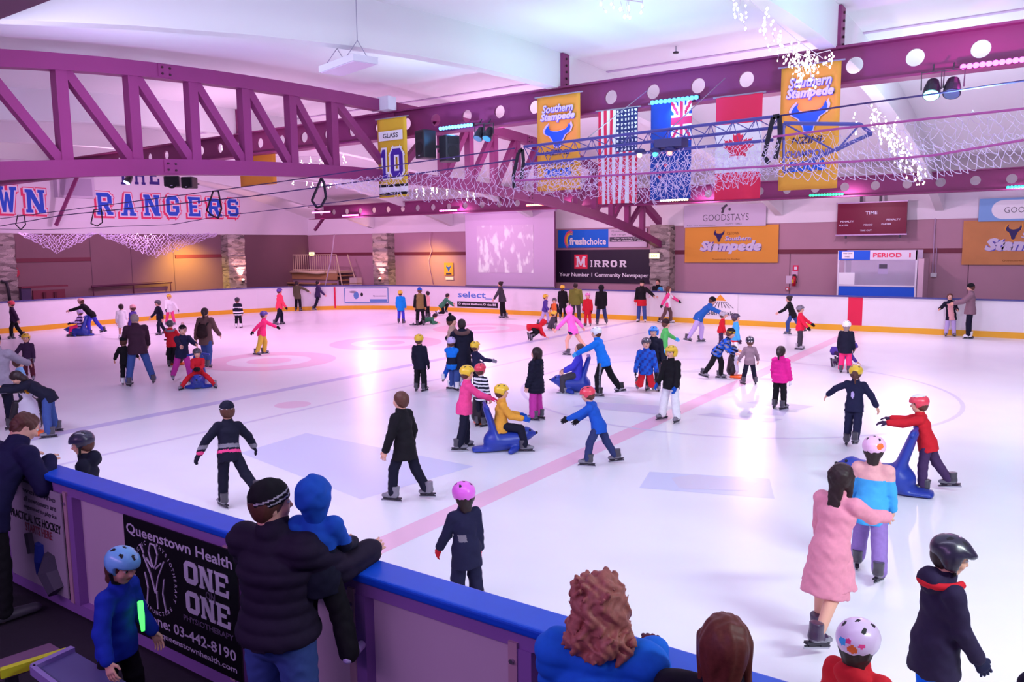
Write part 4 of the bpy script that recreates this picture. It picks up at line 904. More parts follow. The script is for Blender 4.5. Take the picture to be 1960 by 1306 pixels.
root = empty('lighting_truss', a2, 0, 'short end piece of lattice truss in front of the right gold banner', 'lighting rig'); mb = MB(); e0 = onY(1500, 330, YT); e1 = onY(1668, 256, YT+.6); e2 = onY(1600, 290, YT)
mb.tube([a2, b2], .03, 8); mb.tube([b2, e1], .03, 6); mb.tube([e0, e1], .03, 8); mb.tube([a2, e2, e1], .015, 6); mb.tube([b2, e2], .015, 6); mb.tube([a2, e0], .02, 6); rel(mb.build('lattice', M_ALU), root)
# disco lamps on the rig
for i, (px, py, col) in enumerate(((1225, 290, (60, 60, 120)), (1255, 288, (60, 60, 120)), (1283, 286, (60, 60, 120)))):
    c = onY(px, py, YT-.1); root = empty('scanner_lamp', c, 0, '%s dark round lamp hanging under the lattice truss' % ('left', 'middle', 'right')[i], 'lamp', 'round lamps on the rig'); MB().sphere((0, 0, 0), (.1, .1, .05), 12, 6).build('shade', mat('lamp_indigo', (48, 44, 110), .4), root, True); MB().sphere((0, -.02, -.06), .045, 8, 6).build('bulb', glowm('disco_%d' % i, [(255, 236, 180), (60, 210, 230), (255, 120, 110)][i], 4), root, True)
c = onY(1285, 276, YT); root = empty('projector', c, 0, 'dark blue projector clamped on the lattice truss', 'projector'); MB().box((-.24, -.15, -.06), (.24, .15, .08)).build('casing', mat('lamp_indigo', (48, 44, 110), .4), root); MB().cyl((-.24, 0, .01), (-.3, 0, .01), .04, 10).build('lens', M_VENT, root)
# ropes
M_ROPE = mat('rope_plum', (70, 50, 110), .7); M_ROPER = mat('rope_pink_purple', (170, 80, 150), .7); M_STRAP = mat('strap_black', (26, 20, 40), .6)
def rope(pts, Ys, r, m, label, group='net ropes', name='rope', n=8):
    P = [onY(x, y, Y) for (x, y), Y in zip(pts, Ys)]; Q = []
    for u, v in zip(P[:-1], P[1:]):
        for k in range(n): Q.append(L3(u, v, k/n))
    Q.append(P[-1]); o = MB().tube(Q, r, 6).build(name, m, None, True); return tag(o, label, 'rope', group)
rope([(-40, 424), (240, 388), (480, 356), (760, 316), (985, 284)], [12.6]*5, .012, M_ROPE, 'dark upper net rope running from the left edge to the lattice truss')
rope([(-40, 440), (120, 412), (480, 376), (760, 338), (985, 306)], [12.6]*5, .014, M_ROPE, 'dark lower net rope running from the left edge to the lattice truss')
rope([(-40, 438), (80, 440), (180, 436), (240, 433), (330, 430), (420, 414), (560, 398), (760, 372)], [12.3]*8, .009, M_ROPE, 'thin slack cord sagging below the two net ropes')
rope([(985, 346), (1200, 334), (1480, 318), (1700, 305), (1790, 297), (1960, 268)], [12.2]*6, .018, M_ROPER, 'pink and purple rope along the bottom of the right net', n=10)
rope([(1480, 262), (1600, 247), (1780, 227), (1960, 208)], [12.3]*4, .018, M_ROPER, 'twisted plum rope along the middle of the right net')
rope([(1490, 222), (1640, 200), (1800, 178), (1990, 150)], [12.6]*4, .014, M_ROPE, 'dark cable running from the lattice truss to the right edge')
def strap(pts, Y, r, label):
    P = [onY(x, y, Y) for x, y in pts]; mb = MB()
    for u, v in zip(P[:-1], P[1:]): mb.bar(u, v, .07 if r > .03 else r*2, .012 if r > .03 else r*2, (0, 1, 0))
    return tag(mb.build('tie_strap', M_STRAP), label, 'strap', 'straps holding up the net')
strap([(985, 360), (982, 340), (992, 292), (1000, 286), (1002, 310), (998, 345)], 12.5, .035, 'black strap at the left end of the lattice truss'); strap([(1472, 312), (1462, 300), (1480, 224), (1492, 222), (1493, 260), (1484, 305)], 12.5, .035, 'black strap at the right end of the lattice truss')
strap([(597, 384), (615, 341), (620, 350), (624, 378), (615, 395), (607, 398), (597, 384)], 12.5, .02, 'black strap hanging in a loop left of the yellow 10 banner'); strap([(396, 403), (408, 366), (418, 366), (424, 400), (418, 418), (404, 412), (396, 403)], 12.5, .015, 'thin black strap loop over the last letters of the wall sign')
strap([(174, 428), (180, 402), (194, 400), (196, 426), (186, 433), (174, 428)], 12.4, .012, 'thin strap loop over the first letter of the lower wall sign'); strap([(30, 430), (34, 412), (46, 412), (49, 430), (40, 440), (30, 430)], 12.4, .012, 'thin strap loop near the left edge under the wall sign')
# safety nets: diamond mesh of cords
def net(name, top, bot, nu, nv, r, m, label, slack=.0, bulge=.0, seed=0):
    """top and bot: lists of points joined by straight runs; cords woven between them as one sheet"""
    rr = np.random.default_rng(seed)
    def along(L, t):
        t = min(max(t, 0), .99999)*(len(L)-1); i = int(t); return L[i]+(L[i+1]-L[i])*(t-i)
    def pt(i, j):
        u, v = (i+.5*(j % 2))/nu, j/nv; a, b = along(top, u), along(bot, u); p_ = a+(b-a)*v; s = math.sin(PI*v)
        jit = rr.normal(0, slack, 3); return p_+V(0, -bulge*s, 0)+jit
    G = {(i, j): pt(i, j) for j in range(nv+1) for i in range(nu+1)}; mb = MB()
    def seg(a, b): mb.tube([a, (a+b)/2+V(0, 0, -.12*np.linalg.norm(b-a)), b], r, 3, False)
    for j in range(nv):
        for i in range(nu+1):
            if j % 2 == 0:
                seg(G[i, j], G[i, j+1]);
                if i > 0: seg(G[i, j], G[i-1, j+1])
            else:
                seg(G[i, j], G[i, j+1])
                if i < nu: seg(G[i, j], G[i+1, j+1])
    return tag(mb.build(name, m), label, 'net', 'gathered safety nets')
M_NET = mat('net_cord_white', (226, 206, 240), .7)
def PY(L, Y): return [onY(x, y, Y) for x, y in L]
net('safety_net', PY([(1000, 318), (1250, 292), (1490, 268)], 12.5), PY([(985, 350), (1250, 372), (1490, 330)], 12.3), 54, 12, .0042, M_NET, 'white net gathered under the lattice truss before the flags', .02, .1, 1)
net('safety_net', PY([(1000, 330), (1250, 310), (1490, 290)], 12.9), PY([(985, 368), (1250, 392), (1490, 338)], 12.8), 66, 10, .0036, M_NET, 'second layer of white net hanging behind the lattice truss', .035, .12, 2)
net('safety_net', PY([(1490, 300), (1700, 285), (1985, 250)], 12.4), PY([(1490, 342), (1760, 348), (1985, 305)], 12.2), 30, 5, .0055, M_NET, 'white net sagging from ropes at the right', .015, .12, 3)
net('safety_net', PY([(1490, 262), (1700, 240), (1985, 205)], 12.9), PY([(1490, 325), (1760, 318), (1985, 275)], 12.8), 34, 6, .0032, M_NET, 'finer white net behind the right ropes', .03, .1, 4)
net('safety_net', PY([(640, 345), (800, 330), (990, 312)], 12.6), PY([(640, 356), (800, 385), (990, 395)], 12.4), 40, 8, .0038, M_NET, 'white net gathered below the yellow 10 banner', .03, .1, 5)
def at_x(L, X): return [onX(x, y, X) for x, y in L]
for k, (L1, L2, nu, nv) in enumerate((([(38, 446), (110, 449), (182, 446)], [(38, 448), (110, 486), (182, 448)], 22, 8), ([(192, 448), (300, 449), (414, 446)], [(192, 450), (300, 494), (414, 450)], 34, 9))):
    net('safety_net', at_x(L1, XE-.4), at_x(L2, XE-.4), nu, nv, .012, M_NET, ('small net swag hanging under the left white bulkhead', 'wide net swag hanging under the white bulkhead beside it')[k], .03, 0, 7+k)
# fairy lights
M_BULB = glowm('fairy_bulb_white', (255, 246, 236), 9); _b = MB().sphere((0, 0, 0), 1, 6, 4).build('bulb', M_BULB, None, True); BULB_ME = _b.data; bpy.data.objects.remove(_b); M_WIRE = mat('fairy_wire', (206, 190, 220), .5)
def fairy(pts, Ys, nstr, drop, spread, label, nb=96, size=.014, seed=0):
    rr = np.random.default_rng(seed); P = [onY(x, y, Y) for (x, y), Y in zip(pts, Ys)]; root = empty('fairy_light_string', P[0], 0, label, 'fairy lights', 'fairy light strings'); o0 = V(*root.location); mb = MB()
    mb.tube([p_-o0 for p_ in P], .006, 4); B = []; per = max(1, nb//nstr)
    for k in range(nstr):
        t = (k+.5)/nstr*(len(P)-1); i = min(int(t), len(P)-2); s0 = P[i]+(P[i+1]-P[i])*(t-i)-o0+rr.normal(0, spread, 3)*V(1,1,.3); L = drop*rr.uniform(.4, 1); Q = [s0+V(*(rr.normal(0, .02, 2)), -L*j/per) for j in range(per+1)]; mb.tube(Q, .003, 3); B += [q+rr.normal(0, .015, 3) for q in Q[1:]]
    mb.build('wire', M_WIRE, root)
    for q in B[:98]:
        o = bpy.data.objects.new('bulb', BULB_ME); COL.objects.link(o); o.parent = root; o.location = tuple(q); s = size*rr.uniform(.5, 1.05); o.scale = (s, s, s*1.5)
fairy([(1400, -30), (1470, 30), (1530, 80), (1575, 112)], [10.5, 11.5, 12.5, 13.2], 16, .42, .1, 'fairy lights trailing down along the white roof rib', 96, .017, 1)
fairy([(1500, 90), (1540, 108), (1590, 96)], [13.2, 13.2, 13.2], 12, .55, .05, 'cluster of fairy lights in front of the right gold banner', 84, .016, 2)
fairy([(1655, 200), (1690, 225), (1720, 260)], [13.8, 14.2, 14.6], 14, .4, .07, 'fairy lights falling beside the right gold banner', 96, .016, 3)
fairy([(1700, 235), (1735, 285), (1765, 325)], [14.4, 15, 15.4], 16, .5, .06, 'densest fairy lights, ending in a point above the scoreboard', 96, .016, 4)
fairy([(1165, -5), (1200, 0), (1230, 4)], [10.5]*3, 6, .3, .1, 'few fairy lights at the top edge near the ceiling', 12, .02, 5)
fairy([(0, 242), (60, 246), (120, 250)], [14, 14, 14], 14, .5, .15, 'fairy lights behind the left half of the truss', 84, .022, 6)
fairy([(262, 258), (330, 262), (430, 268)], [18, 18, 18], 16, .6, .12, 'fairy lights hanging over the far left beam behind the truss', 96, .02, 7)
fairy([(520, 300), (600, 300), (660, 296)], [17.5]*3, 12, .35, .12, 'fairy lights seen through the middle of the truss', 72, .018, 8)
fairy([(795, 356), (850, 360), (920, 366)], [27.5]*3, 12, .5, .1, 'fairy lights hanging in front of the far beam', 80, .022, 9)
fairy([(560, 345), (610, 350), (650, 352)], [20]*3, 6, .2, .1, 'short fairy lights under the truss beside the 10 banner', 24, .018, 10)

# ------------------------------------------------------------------ far wall and left wall
YB = YW-.06
struct(MB().box((XW, YW-.03, 2.7), (26, YW, 2.88)).build('trim_far', mat('trim_dark_red', (112, 44, 62), .6)))
struct(MB().box((XW+.01, 15, 2.68), (XW+.03, 19.6, 2.86)).build('trim_left', mat('trim_dark_red', (112, 44, 62), .6))); struct(MB().box((XW+.01, 24, 2.72), (XW+.03, 27.4, 2.9)).build('trim_left', mat('trim_dark_red', (112, 44, 62), .6)))
def seam(o): return struct(o)
M_SEAM = mat('wall_seam', (104, 76, 90), .8)
for y in (19.6, 21.6, 23.9): seam(MB().box((XW, y, 0), (XW+.012, y+.025, 3.9)).build('trim_seam', M_SEAM))
for x in (-8.95, -4.3, -2.6, -22): seam(MB().box((x, YW-.012, 0), (x+.025, YW, 2.7)).build('trim_seam', M_SEAM))
def stone_mat():
    m = bpy.data.materials.new('stacked_stone'); m.use_nodes = True; nt = m.node_tree; b = nt.nodes['Principled BSDF']; tc = nt.nodes.new('ShaderNodeTexCoord'); mp = nt.nodes.new('ShaderNodeMapping'); mp.inputs['Scale'].default_value = (3.2, 3.2, 8.5)
    v = nt.nodes.new('ShaderNodeTexVoronoi'); v.inputs['Scale'].default_value = 1.0; cr = nt.nodes.new('ShaderNodeValToRGB'); cr.color_ramp.elements[0].color = (.12, .09, .09, 1); cr.color_ramp.elements[1].color = (.62, .53, .49, 1); cr.color_ramp.elements[1].position = .8
    nt.links.new(tc.outputs['Object'], mp.inputs['Vector']); nt.links.new(mp.outputs['Vector'], v.inputs['Vector']); nt.links.new(v.outputs['Color'], cr.inputs['Fac']); nt.links.new(cr.outputs['Color'], b.inputs['Base Color']); b.inputs['Roughness'].default_value = .85
    v2 = nt.nodes.new('ShaderNodeTexVoronoi'); v2.feature = 'DISTANCE_TO_EDGE'; nt.links.new(mp.outputs['Vector'], v2.inputs['Vector']); bp = nt.nodes.new('ShaderNodeBump'); bp.inputs['Strength'].default_value = .8; bp.inputs['Distance'].default_value = .06; nt.links.new(v2.outputs['Distance'], bp.inputs['Height']); nt.links.new(bp.outputs['Normal'], b.inputs['Normal']); return m
M_STONE = stone_mat()
def pillar(x0, x1, y0, y1, z1):
    mb = MB(); rr = np.random.default_rng(3); z = 0
    while z < z1:
        h_ = rr.uniform(.1, .2); a = rr.uniform(-.025, .025, 4); mb.box((x0+a[0], y0+a[1], z), (x1+a[2], y1+a[3], min(z+h_, z1))); z += h_
    return struct(mb.build('pillar', M_STONE))
pillar(-14.88, -13.95, YW-.6, YW, 4.0); pillar(-31.95, -30.8, YW-.6, YW, 3.95)
pillar(XW, XW+.6, 26.8, 27.9, 3.97); pillar(XW, XW+.6, 15.0, 16.05, 3.97)
def uplight(p_, rgb, label):
    root = empty('up_lamp', p_, 0, label, 'lamp', 'small up-lights on the stone pillars'); MB().cyl((0, 0, 0), (0, 0, .14), .08, 12).build('can', M_LHOUS, root); MB().sphere((0, 0, .17), (.075, .075, .05), 10, 6).build('lens', glowm('uplight_pink', rgb, 22), root, True)
    l = bpy.data.lights.new('uplight', 'SPOT'); l.energy = 260; l.color = (1, .45, .42); l.spot_size = R(75); l.spot_blend = .6; l.shadow_soft_size = .05; o = bpy.data.objects.new('uplight', l); COL.objects.link(o); o.location = tuple(V(*p_)+V(0, 0, .25)); return o
def aim(o, p_): o.rotation_euler = (Vector(tuple(map(float, p_)))-o.location).to_track_quat('-Z', 'Y').to_euler()
for p_, tgt, lb in (((XW+.78, 27.55, 1.3), (XW+.5, 27.4, 3.9), 'glowing up-light at the foot of the left stone pillar'), ((-31.25, YW-.8, 1.25), (-31.35, YW-.5, 3.9), 'glowing up-light at the foot of the stone pillar by the stairs')): aim(uplight(p_, (255, 150, 130), lb), tgt)
# exit lamps
def exit_lamp(p_, u, label):
    o = MB().box((0, 0, 0), (.5, .24, .06)).build('exit_lamp', mat('exit_case', (220, 216, 200), .5)); frame(o, p_, u, (0, 0, 1)); tag(o, label, 'lamp', 'lit exit signs'); patch(o, .02, .02, .48, .22, glowm('exit_glow', (255, 246, 150), 3.2), .066, 'lit_panel'); lettering(o, 'EXIT', .25, .12, .3, .1, mat('exit_green', (90, 150, 70), .5), .07); return o
exit_lamp((-14.85, YW-.68, 2.52), (1, 0, 0), 'lit pale exit sign on the stone pillar under the truss end'); exit_lamp(onY(593, 490, YW-.1), (1, 0, 0), 'lit yellow exit sign above the stair landing railing')
# scoreboard, booth, banners
def wall_panel(name, px0, py0, px1, py1, m, label, cat, group=None, Y=None, t=.03):
    Y = Y or YB; a, b = onY(px0, py0, Y), onY(px1, py1, Y); o = MB().box((0, 0, 0), (b[0]-a[0], a[2]-b[2], t)).build(name, m); frame(o, (a[0], Y, b[2]), (1, 0, 0), (0, 0, 1)); return tag(o, label, cat, group), b[0]-a[0], a[2]-b[2]
o, w, h_ = wall_panel('scoreboard', 1605, 391, 1735, 447, mat('scoreboard_maroon', (112, 20, 54), .4, spec=.2), 'glossy maroon scoreboard hanging above the timekeeper booth', 'scoreboard', None, 32.4, .12)
for s, x, y, ww, hh_ in (('TIME', .5, .68, .17, .1), ('PENALTY', .15, .42, .2, .055), ('PENALTY', .82, .45, .2, .055), ('PLAYER', .1, .3, .14, .05), ('PERIOD', .46, .3, .13, .05), ('PLAYER', .72, .31, .14, .05), ('TIME OUT', .43, .12, .17, .05)): lettering(o, s, w*x, h_*y, w*ww, h_*hh_, M_SILV, .124)
mb = MB(); mb.box((-.04, -.05, -.02), (w+.04, .0, .15)); mb.box((-.03, h_, 0), (w+.03, h_+.04, .13)); mb.build('frame_rail', mat('rail_lilac', (180, 150, 190), .4, metal=.3), o)
mb = MB()
for x in (.12, .9): mb.box((w*x, -.16, .02), (w*x+.06, -.04, .08))
mb.box((w*.32, h_, .02), (w*.36, h_+.5, .06)); mb.box((w*.6, h_, .02), (w*.64, h_+.5, .06)); mb.build('bracket', M_LHOUS, o)
# booth
a, b = onY(1606, 480, 31.2), onY(1752, 572, 31.2); x0, x1, zt_ = a[0], b[0], a[2]; bo = empty('timekeeper_booth', (x0, 31.2, 0), 0, 'blue and white timekeeper booth with glass front behind the far boards', 'booth'); wb = x1-x0
M_BB = mat('booth_blue', (10, 88, 214), .5); M_BW = mat('booth_white', (226, 220, 232), .5)
MB().box((0, 0, 0), (wb, .06, 1.52)).build('front_panel', M_BB, bo); MB().box((-.03, -.03, 1.52), (wb, .1, 1.57)).build('counter_edge', M_BW, bo)
MB().box((0, -.02, zt_-.34), (wb, .06, zt_)).build('fascia', M_BW, bo); MB().box((0, -.03, zt_-.345), (wb*.41, -.02, zt_)).build('fascia_panel', M_BB, bo)
for x in (-.03, wb-.05): MB().box((x, -.02, 0), (x+.06, .06, zt_)).build('post', M_BW, bo)
MB().box((.14, .3, 0), (.2, 1.2, zt_-.1)).build('post', M_BW, bo); MB().box((0, 1.4, 0), (wb, 1.45, zt_)).build('back_panel', mat('booth_back', (206, 190, 216), .6), bo)
MB().box((wb+.04, .0, 0), (wb+.22, 1.3, zt_-.3)).build('side_door', mat('booth_side', (214, 180, 196), .5), bo)
gm = mat('booth_glass', (230, 225, 245), .08, spec=.5, alpha=.22); MB().box((.03, .0, 1.57), (wb-.05, .012, zt_-.34)).build('glass_pane', gm, bo)
def up(o, y): o.rotation_euler = (PI/2, 0, 0); o.location = (0, y, 0); return o
up(lettering(bo, 'PERIOD', wb*.63, zt_-.17, wb*.36, .16, mat('period_red', (230, 44, 90), .5), .004, 0, .03), -.025); up(lettering(bo, '1', wb*.91, zt_-.17, .045, .16, mat('period_red', (230, 44, 90), .5), .004, 0, .03), -.025)
up(patch(bo, wb*.045, zt_-.3, wb*.2, zt_-.04, M_WHITE, .006, 'notice_sheet'), -.03); up(lettering(bo, 'Winter Carnival', wb*.12, zt_-.1, wb*.12, .05, M_DG, .008), -.03); up(lettering(bo, 'NZ', wb*.12, zt_-.22, wb*.07, .05, M_DG, .008), -.03)
up(patch(bo, wb*.52, zt_-.86, wb*.645, zt_-.48, mat('notice_grey', (178, 166, 200), .6), .006, 'notice_sheet'), .0); up(patch(bo, wb*.53, zt_-.66, wb*.635, zt_-.5, M_DG, .008, 'notice_print'), .0); up(patch(bo, wb*.01, 1.58, wb*.22, 2.02, M_WHITE, .006, 'notice_sheet'), .0)
# big sponsor banners on the wall
def stampede(o, w, h_, fs=1):
    for dx, m, z in ((.02, M_LBL, .036), (0, M_SILV, .042)): lettering(o, 'Stampede', w*.5+dx, h_*.42-dx, w*.66, h_*.36, m, z, .25, .06+dx*1.2); lettering(o, 'Southern', w*.58+dx, h_*.66-dx, w*.28, h_*.12, m, z, .25, .02)
    bull(o, w*.38, h_*.73, w*.12, h_*.34, M_BULLD, M_GOLD, .04); lettering(o, 'ICETOWN', w*.53, h_*.79, w*.13, h_*.08, mat('letter_brown', (150, 90, 30), .6), .036)
    lettering(o, 'Queenstown Ice Hockey', w*.46, h_*.09, w*.3, h_*.045, mat('letter_brown', (150, 90, 30), .6), .036)
o, w, h_ = wall_panel('sponsor_banner', 1312, 434, 1489, 503, M_GOLD, 'wide gold banner with silver lettering left of the scoreboard', 'banner', 'sponsor banners on the far wall'); stampede(o, w, h_)
a = onY(1845, 423, YB); o = MB().box((0, 0, 0), (4.05, 1.58, .03)).build('sponsor_banner', mat('banner_gold_dusty', (206, 140, 84), .7, noise=.2, nscale=1.5)); frame(o, (a[0], YB, a[2]-1.58), (1, 0, 0), (0, 0, 1)); tag(o, 'wide gold banner with silver lettering at the right edge', 'banner', 'sponsor banners on the far wall'); stampede(o, 4.05, 1.58)
M_GS = mat('banner_lilac_white', (206, 192, 216), .7)
o, w, h_ = wall_panel('sponsor_banner', 1310, 395, 1466, 432, M_GS, 'long pale banner with thin dark capitals above the left gold banner', 'banner', 'sponsor banners on the far wall', YB-.1); lettering(o, 'GOODSTAYS', w*.52, h_*.42, w*.56, h_*.3, M_DG, .034, 0, -.01); lettering(o, 'Relax. Your Accommodation', w*.22, h_*.08, w*.36, h_*.07, M_MG, .034); lettering(o, 'HAPPY TIMES', w*.62, h_*.12, w*.2, h_*.08, M_MG, .034)
mb = MB(); mb.bar((w*.48, h_*.62, .036), (w*.5, h_*.88, .036), .1, .006, (0, 0, 1)); mb.bar((w*.5, h_*.9, .037), (w*.54, h_*.98, .037), .1, .006, (0, 0, 1)); mb.bar((w*.47, h_*.82, .037), (w*.5, h_*.88, .037), .08, .006, (0, 0, 1)); mb.sphere((w*.57, h_*.78, .036), (.06, .06, .006), 8, 4); mb.build('logo_print', M_DG, o)
a = onY(1875, 381, YB-.1); o = MB().box((0, 0, 0), (3.1, .8, .03)).build('sponsor_banner', mat('banner_sky', (130, 176, 226), .7)); frame(o, (a[0], YB-.1, a[2]-.8), (1, 0, 0), (0, 0, 1)); tag(o, 'sky blue banner with a white rounded field at the right edge', 'banner', 'sponsor banners on the far wall')
pts = [(.75+.36*math.cos(t), .4+.33*math.sin(t)) for t in np.linspace(PI/2, 1.5*PI, 14)]+[(3.08, .07), (3.08, .73)]; MB().poly(pts, .03, .036).build('white_field', M_WHITE, o); lettering(o, 'GOODSTAYS', 1.55, .38, 1.55, .2, M_DG, .04, 0, -.01)
o, w, h_ = wall_panel('sponsor_banner', 1064, 479, 1250, 543, mat('banner_black_purple', (34, 20, 46), .5), 'black newspaper banner with a red square initial beside the projection screen', 'banner', 'sponsor banners on the far wall')
patch(o, w*.205, h_*.42, w*.345, h_*.86, mat('mirror_red', (232, 40, 76), .6), .036, 'red_square'); block(o, 'M', [(w*.225, h_*.48, w*.1, h_*.32)], M_WHITE, .044)
xs = [.37, .415, .5, .585, .675]; block(o, 'IRROR', [(w*x, h_*.48, w*(.035 if i == 0 else .065), h_*.2) for i, x in enumerate(xs)], M_WHITE, .04); lettering(o, 'Your Number 1 Community Newspaper', w*.5, h_*.22, w*.92, h_*.16, M_WHITE, .036)
o, w, h_ = wall_panel('sponsor_banner', 1069, 441, 1238, 473, mat('banner_pale', (216, 200, 220), .6), 'blue and white banner with a rainbow swirl above the black newspaper banner', 'banner', 'sponsor banners on the far wall'); patch(o, 0, 0, w*.585, h_, mat('fresh_blue', (10, 110, 224), .6), .036, 'blue_field'); lettering(o, 'fresh', w*.235, h_*.36, w*.2, h_*.42, M_WHITE, .042, 0, .05); lettering(o, 'choice', w*.45, h_*.34, w*.22, h_*.38, M_WHITE, .042, 0, .02)
for k, c in enumerate(((236, 80, 120), (240, 150, 50), (240, 206, 60))):
    r0 = .52-.09*k; mb = MB(); mb.tube([(w*.13+.1-r0*.62*math.sin(t), h_*.42+r0*.85*math.cos(t), .04) for t in np.linspace(-.5, 2.6, 12)], [.012+.03*math.sin(PI*i/11) for i in range(12)], 5); mb.build('rainbow_stroke', mat('fresh_%d' % k, c, .6), o)
patch(o, w*.6, h_*.3, w*.99, h_*.56, M_DG, .036, 'dark_strip'); lettering(o, 'Our opening hours', w*.8, h_*.49, w*.3, h_*.09, M_WHITE, .042); lettering(o, '7am till midnight 7 days', w*.79, h_*.37, w*.34, h_*.09, M_WHITE, .042); lettering(o, 'Queenstown', w*.72, h_*.87, w*.2, h_*.13, M_MG, .036); lettering(o, 'full range', w*.7, h_*.68, w*.16, h_*.12, M_MG, .036)
# projection screen
def screen_mat():
    m = bpy.data.materials.new('projected_picture'); m.use_nodes = True; nt = m.node_tree; b = nt.nodes['Principled BSDF']; b.inputs['Base Color'].default_value = (.7, .6, .74, 1); b.inputs['Roughness'].default_value = .7; tc = nt.nodes.new('ShaderNodeTexCoord'); mp = nt.nodes.new('ShaderNodeMapping'); mp.inputs['Scale'].default_value = (2.0, .5, 1); mp.inputs['Location'].default_value = (.3, .2, 0)
    n = nt.nodes.new('ShaderNodeTexNoise'); n.inputs['Scale'].default_value = 1.6; n.inputs['Detail'].default_value = 2; cr = nt.nodes.new('ShaderNodeValToRGB'); cr.color_ramp.elements[0].position = .5; cr.color_ramp.elements[1].position = .62; cr.color_ramp.elements[0].color = (.0, .0, .0, 1); cr.color_ramp.elements[1].color = (.8, .85, .75, 1)
    nt.links.new(tc.outputs['Object'], mp.inputs['Vector']); nt.links.new(mp.outputs['Vector'], n.inputs['Vector']); nt.links.new(n.outputs['Fac'], cr.inputs['Fac']); nt.links.new(cr.outputs['Color'], b.inputs['Emission Color']); b.inputs['Emission Strength'].default_value = .35; return m
a, b = onY(890, 412, 31.9), onY(1061, 549, 31.9); w, h_ = b[0]-a[0], a[2]-b[2]; root = empty('projection_screen', (a[0], 31.9, b[2]), 0, 'large pale projection screen with a blurred bright picture', 'screen'); MB().box((0, 0, 0), (w, .02, h_)).build('cloth', mat('screen_cloth', (214, 196, 222), .7), root)
pm = MB().box((w*.14, -.012, h_*.18), (w*.78, -.004, h_*.84)).build('picture', screen_mat(), root); MB().tube([(-.05, .0, -.03), (w+.05, 0, -.03)], .04, 8).build('weight_bar', M_MG, root); MB().box((-.08, -.05, h_), (w+.08, .16, h_+.2)).build('roller_case', mat('case_lilac', (196, 170, 206), .5), root); MB().box((w, .0, -.1), (w+.05, .08, h_)).build('edge_strip', mat('edge_plum', (120, 70, 110), .6), root)
mb = MB(); mb.tube([(w*.2, .05, h_+.2), (w*.2, .05, h_+.55)], .01, 5); mb.tube([(w*.8, .05, h_+.2), (w*.8, .05, h_+.55)], .01, 5); mb.build('hanger', M_MG, root)
# extinguisher, signs, conduit
c = onY(1519, 542, YW-.2); root = empty('fire_extinguisher', (c[0], YW-.14, c[2]-.12), 0, 'red fire extinguisher on the far wall below a small red sign', 'extinguisher'); MB().tube([(0,0,0),(0,0,.34),(0,0,.4)], [.075,.075,.03], 12).build('cylinder', mat('ext_red', (206, 30, 56), .4), root, True); MB().box((-.06, -.03, .4), (.06, .03, .47)).build('valve', M_VENT, root); MB().tube([(.05,0,.43),(.13,-.02,.3),(.1,-.02,.12)], .012, 6).build('hose', M_VENT, root); MB().box((-.076, -.078, .12), (.0, -.06, .26)).build('label_plate', M_GOLDY, root)
o, w, h_ = wall_panel('wall_sign', 1518, 508, 1528, 519, mat('sign_red', (232, 30, 90), .5), 'small red fire point sign above the extinguisher', 'sign', None, YW-.02, .015); patch(o, w*.25, h_*.25, w*.75, h_*.75, M_WHITE, .02); wall_panel('wall_sign', 1515, 519, 1527, 528, mat('sign_pinkish', (222, 180, 210), .5), 'small pale instruction sign between red sign and extinguisher', 'sign', None, YW-.02, .01); wall_panel('wall_sign', 1505, 528, 1516, 543, mat('sign_pale', (226, 206, 226), .5), 'pale square notice left of the extinguisher', 'sign', None, YW-.02, .01)
o, w, h_ = wall_panel('call_point', 1504, 550, 1511, 556, mat('sign_red2', (196, 60, 76), .5), 'small red call point below the pale notice', 'alarm', None, YW-.05, .04); patch(o, w*.25, h_*.25, w*.75, h_*.75, M_WHITE, .045)
c0, c1 = onY(1789, 418, YW-.05), onY(1787, 530, YW-.05); root = empty('cable_conduit', (c1[0], YW-.05, c1[2]), 0, 'pale double conduit with a small socket box on the far wall', 'conduit'); L = c0[2]-c1[2]; MB().tube([(-.05,0,.1),(-.05,0,L)], .025, 6).build('pipe', mat('pipe_lilac', (190, 160, 190), .5), root); MB().tube([(.05,0,.1),(.05,0,L*.5)], .02, 6).build('pipe', mat('pipe_lilac', (190, 160, 190), .5), root); MB().box((-.1, -.06, 0), (.1, .03, .14)).build('socket_box', M_WHITE, root)
o, w, h_ = wall_panel('wall_poster', 850, 503, 868, 528, M_GOLD, 'small gold poster with a blue bull emblem left of the screen', 'poster', None, YW-.04, .01); bull(o, w*.5, h_*.58, w*.55, h_*.6, M_BULL, M_GOLDY, .014); patch(o, w*.2, h_*.08, w*.8, h_*.2, M_BULLD, .014)
o, w, h_ = wall_panel('wall_notice', 853, 530, 868, 536, M_WHITE, 'small white notice under the gold poster', 'notice', None, YW-.04, .01)
c0 = onY(824, 445, YW-.1); P = [(824, 445), (822, 465), (826, 480), (820, 498), (823, 520), (829, 545)]; tag(MB().tube(PY(P, YW-.12), .02, 6).build('hanging_cable', mat('cable_pink', (216, 170, 196), .6), None, True), 'thin pale cable hanging on the far wall left of the screen', 'cable'); tag(MB().tube(PY([(640, 448), (637, 475), (632, 505), (624, 540), (620, 556)], YW-3.0), .035, 6).build('hanging_cable', mat('cable_pale', (232, 210, 226), .6), None, True), 'thick pale rope hanging in front of the stair landing', 'cable')
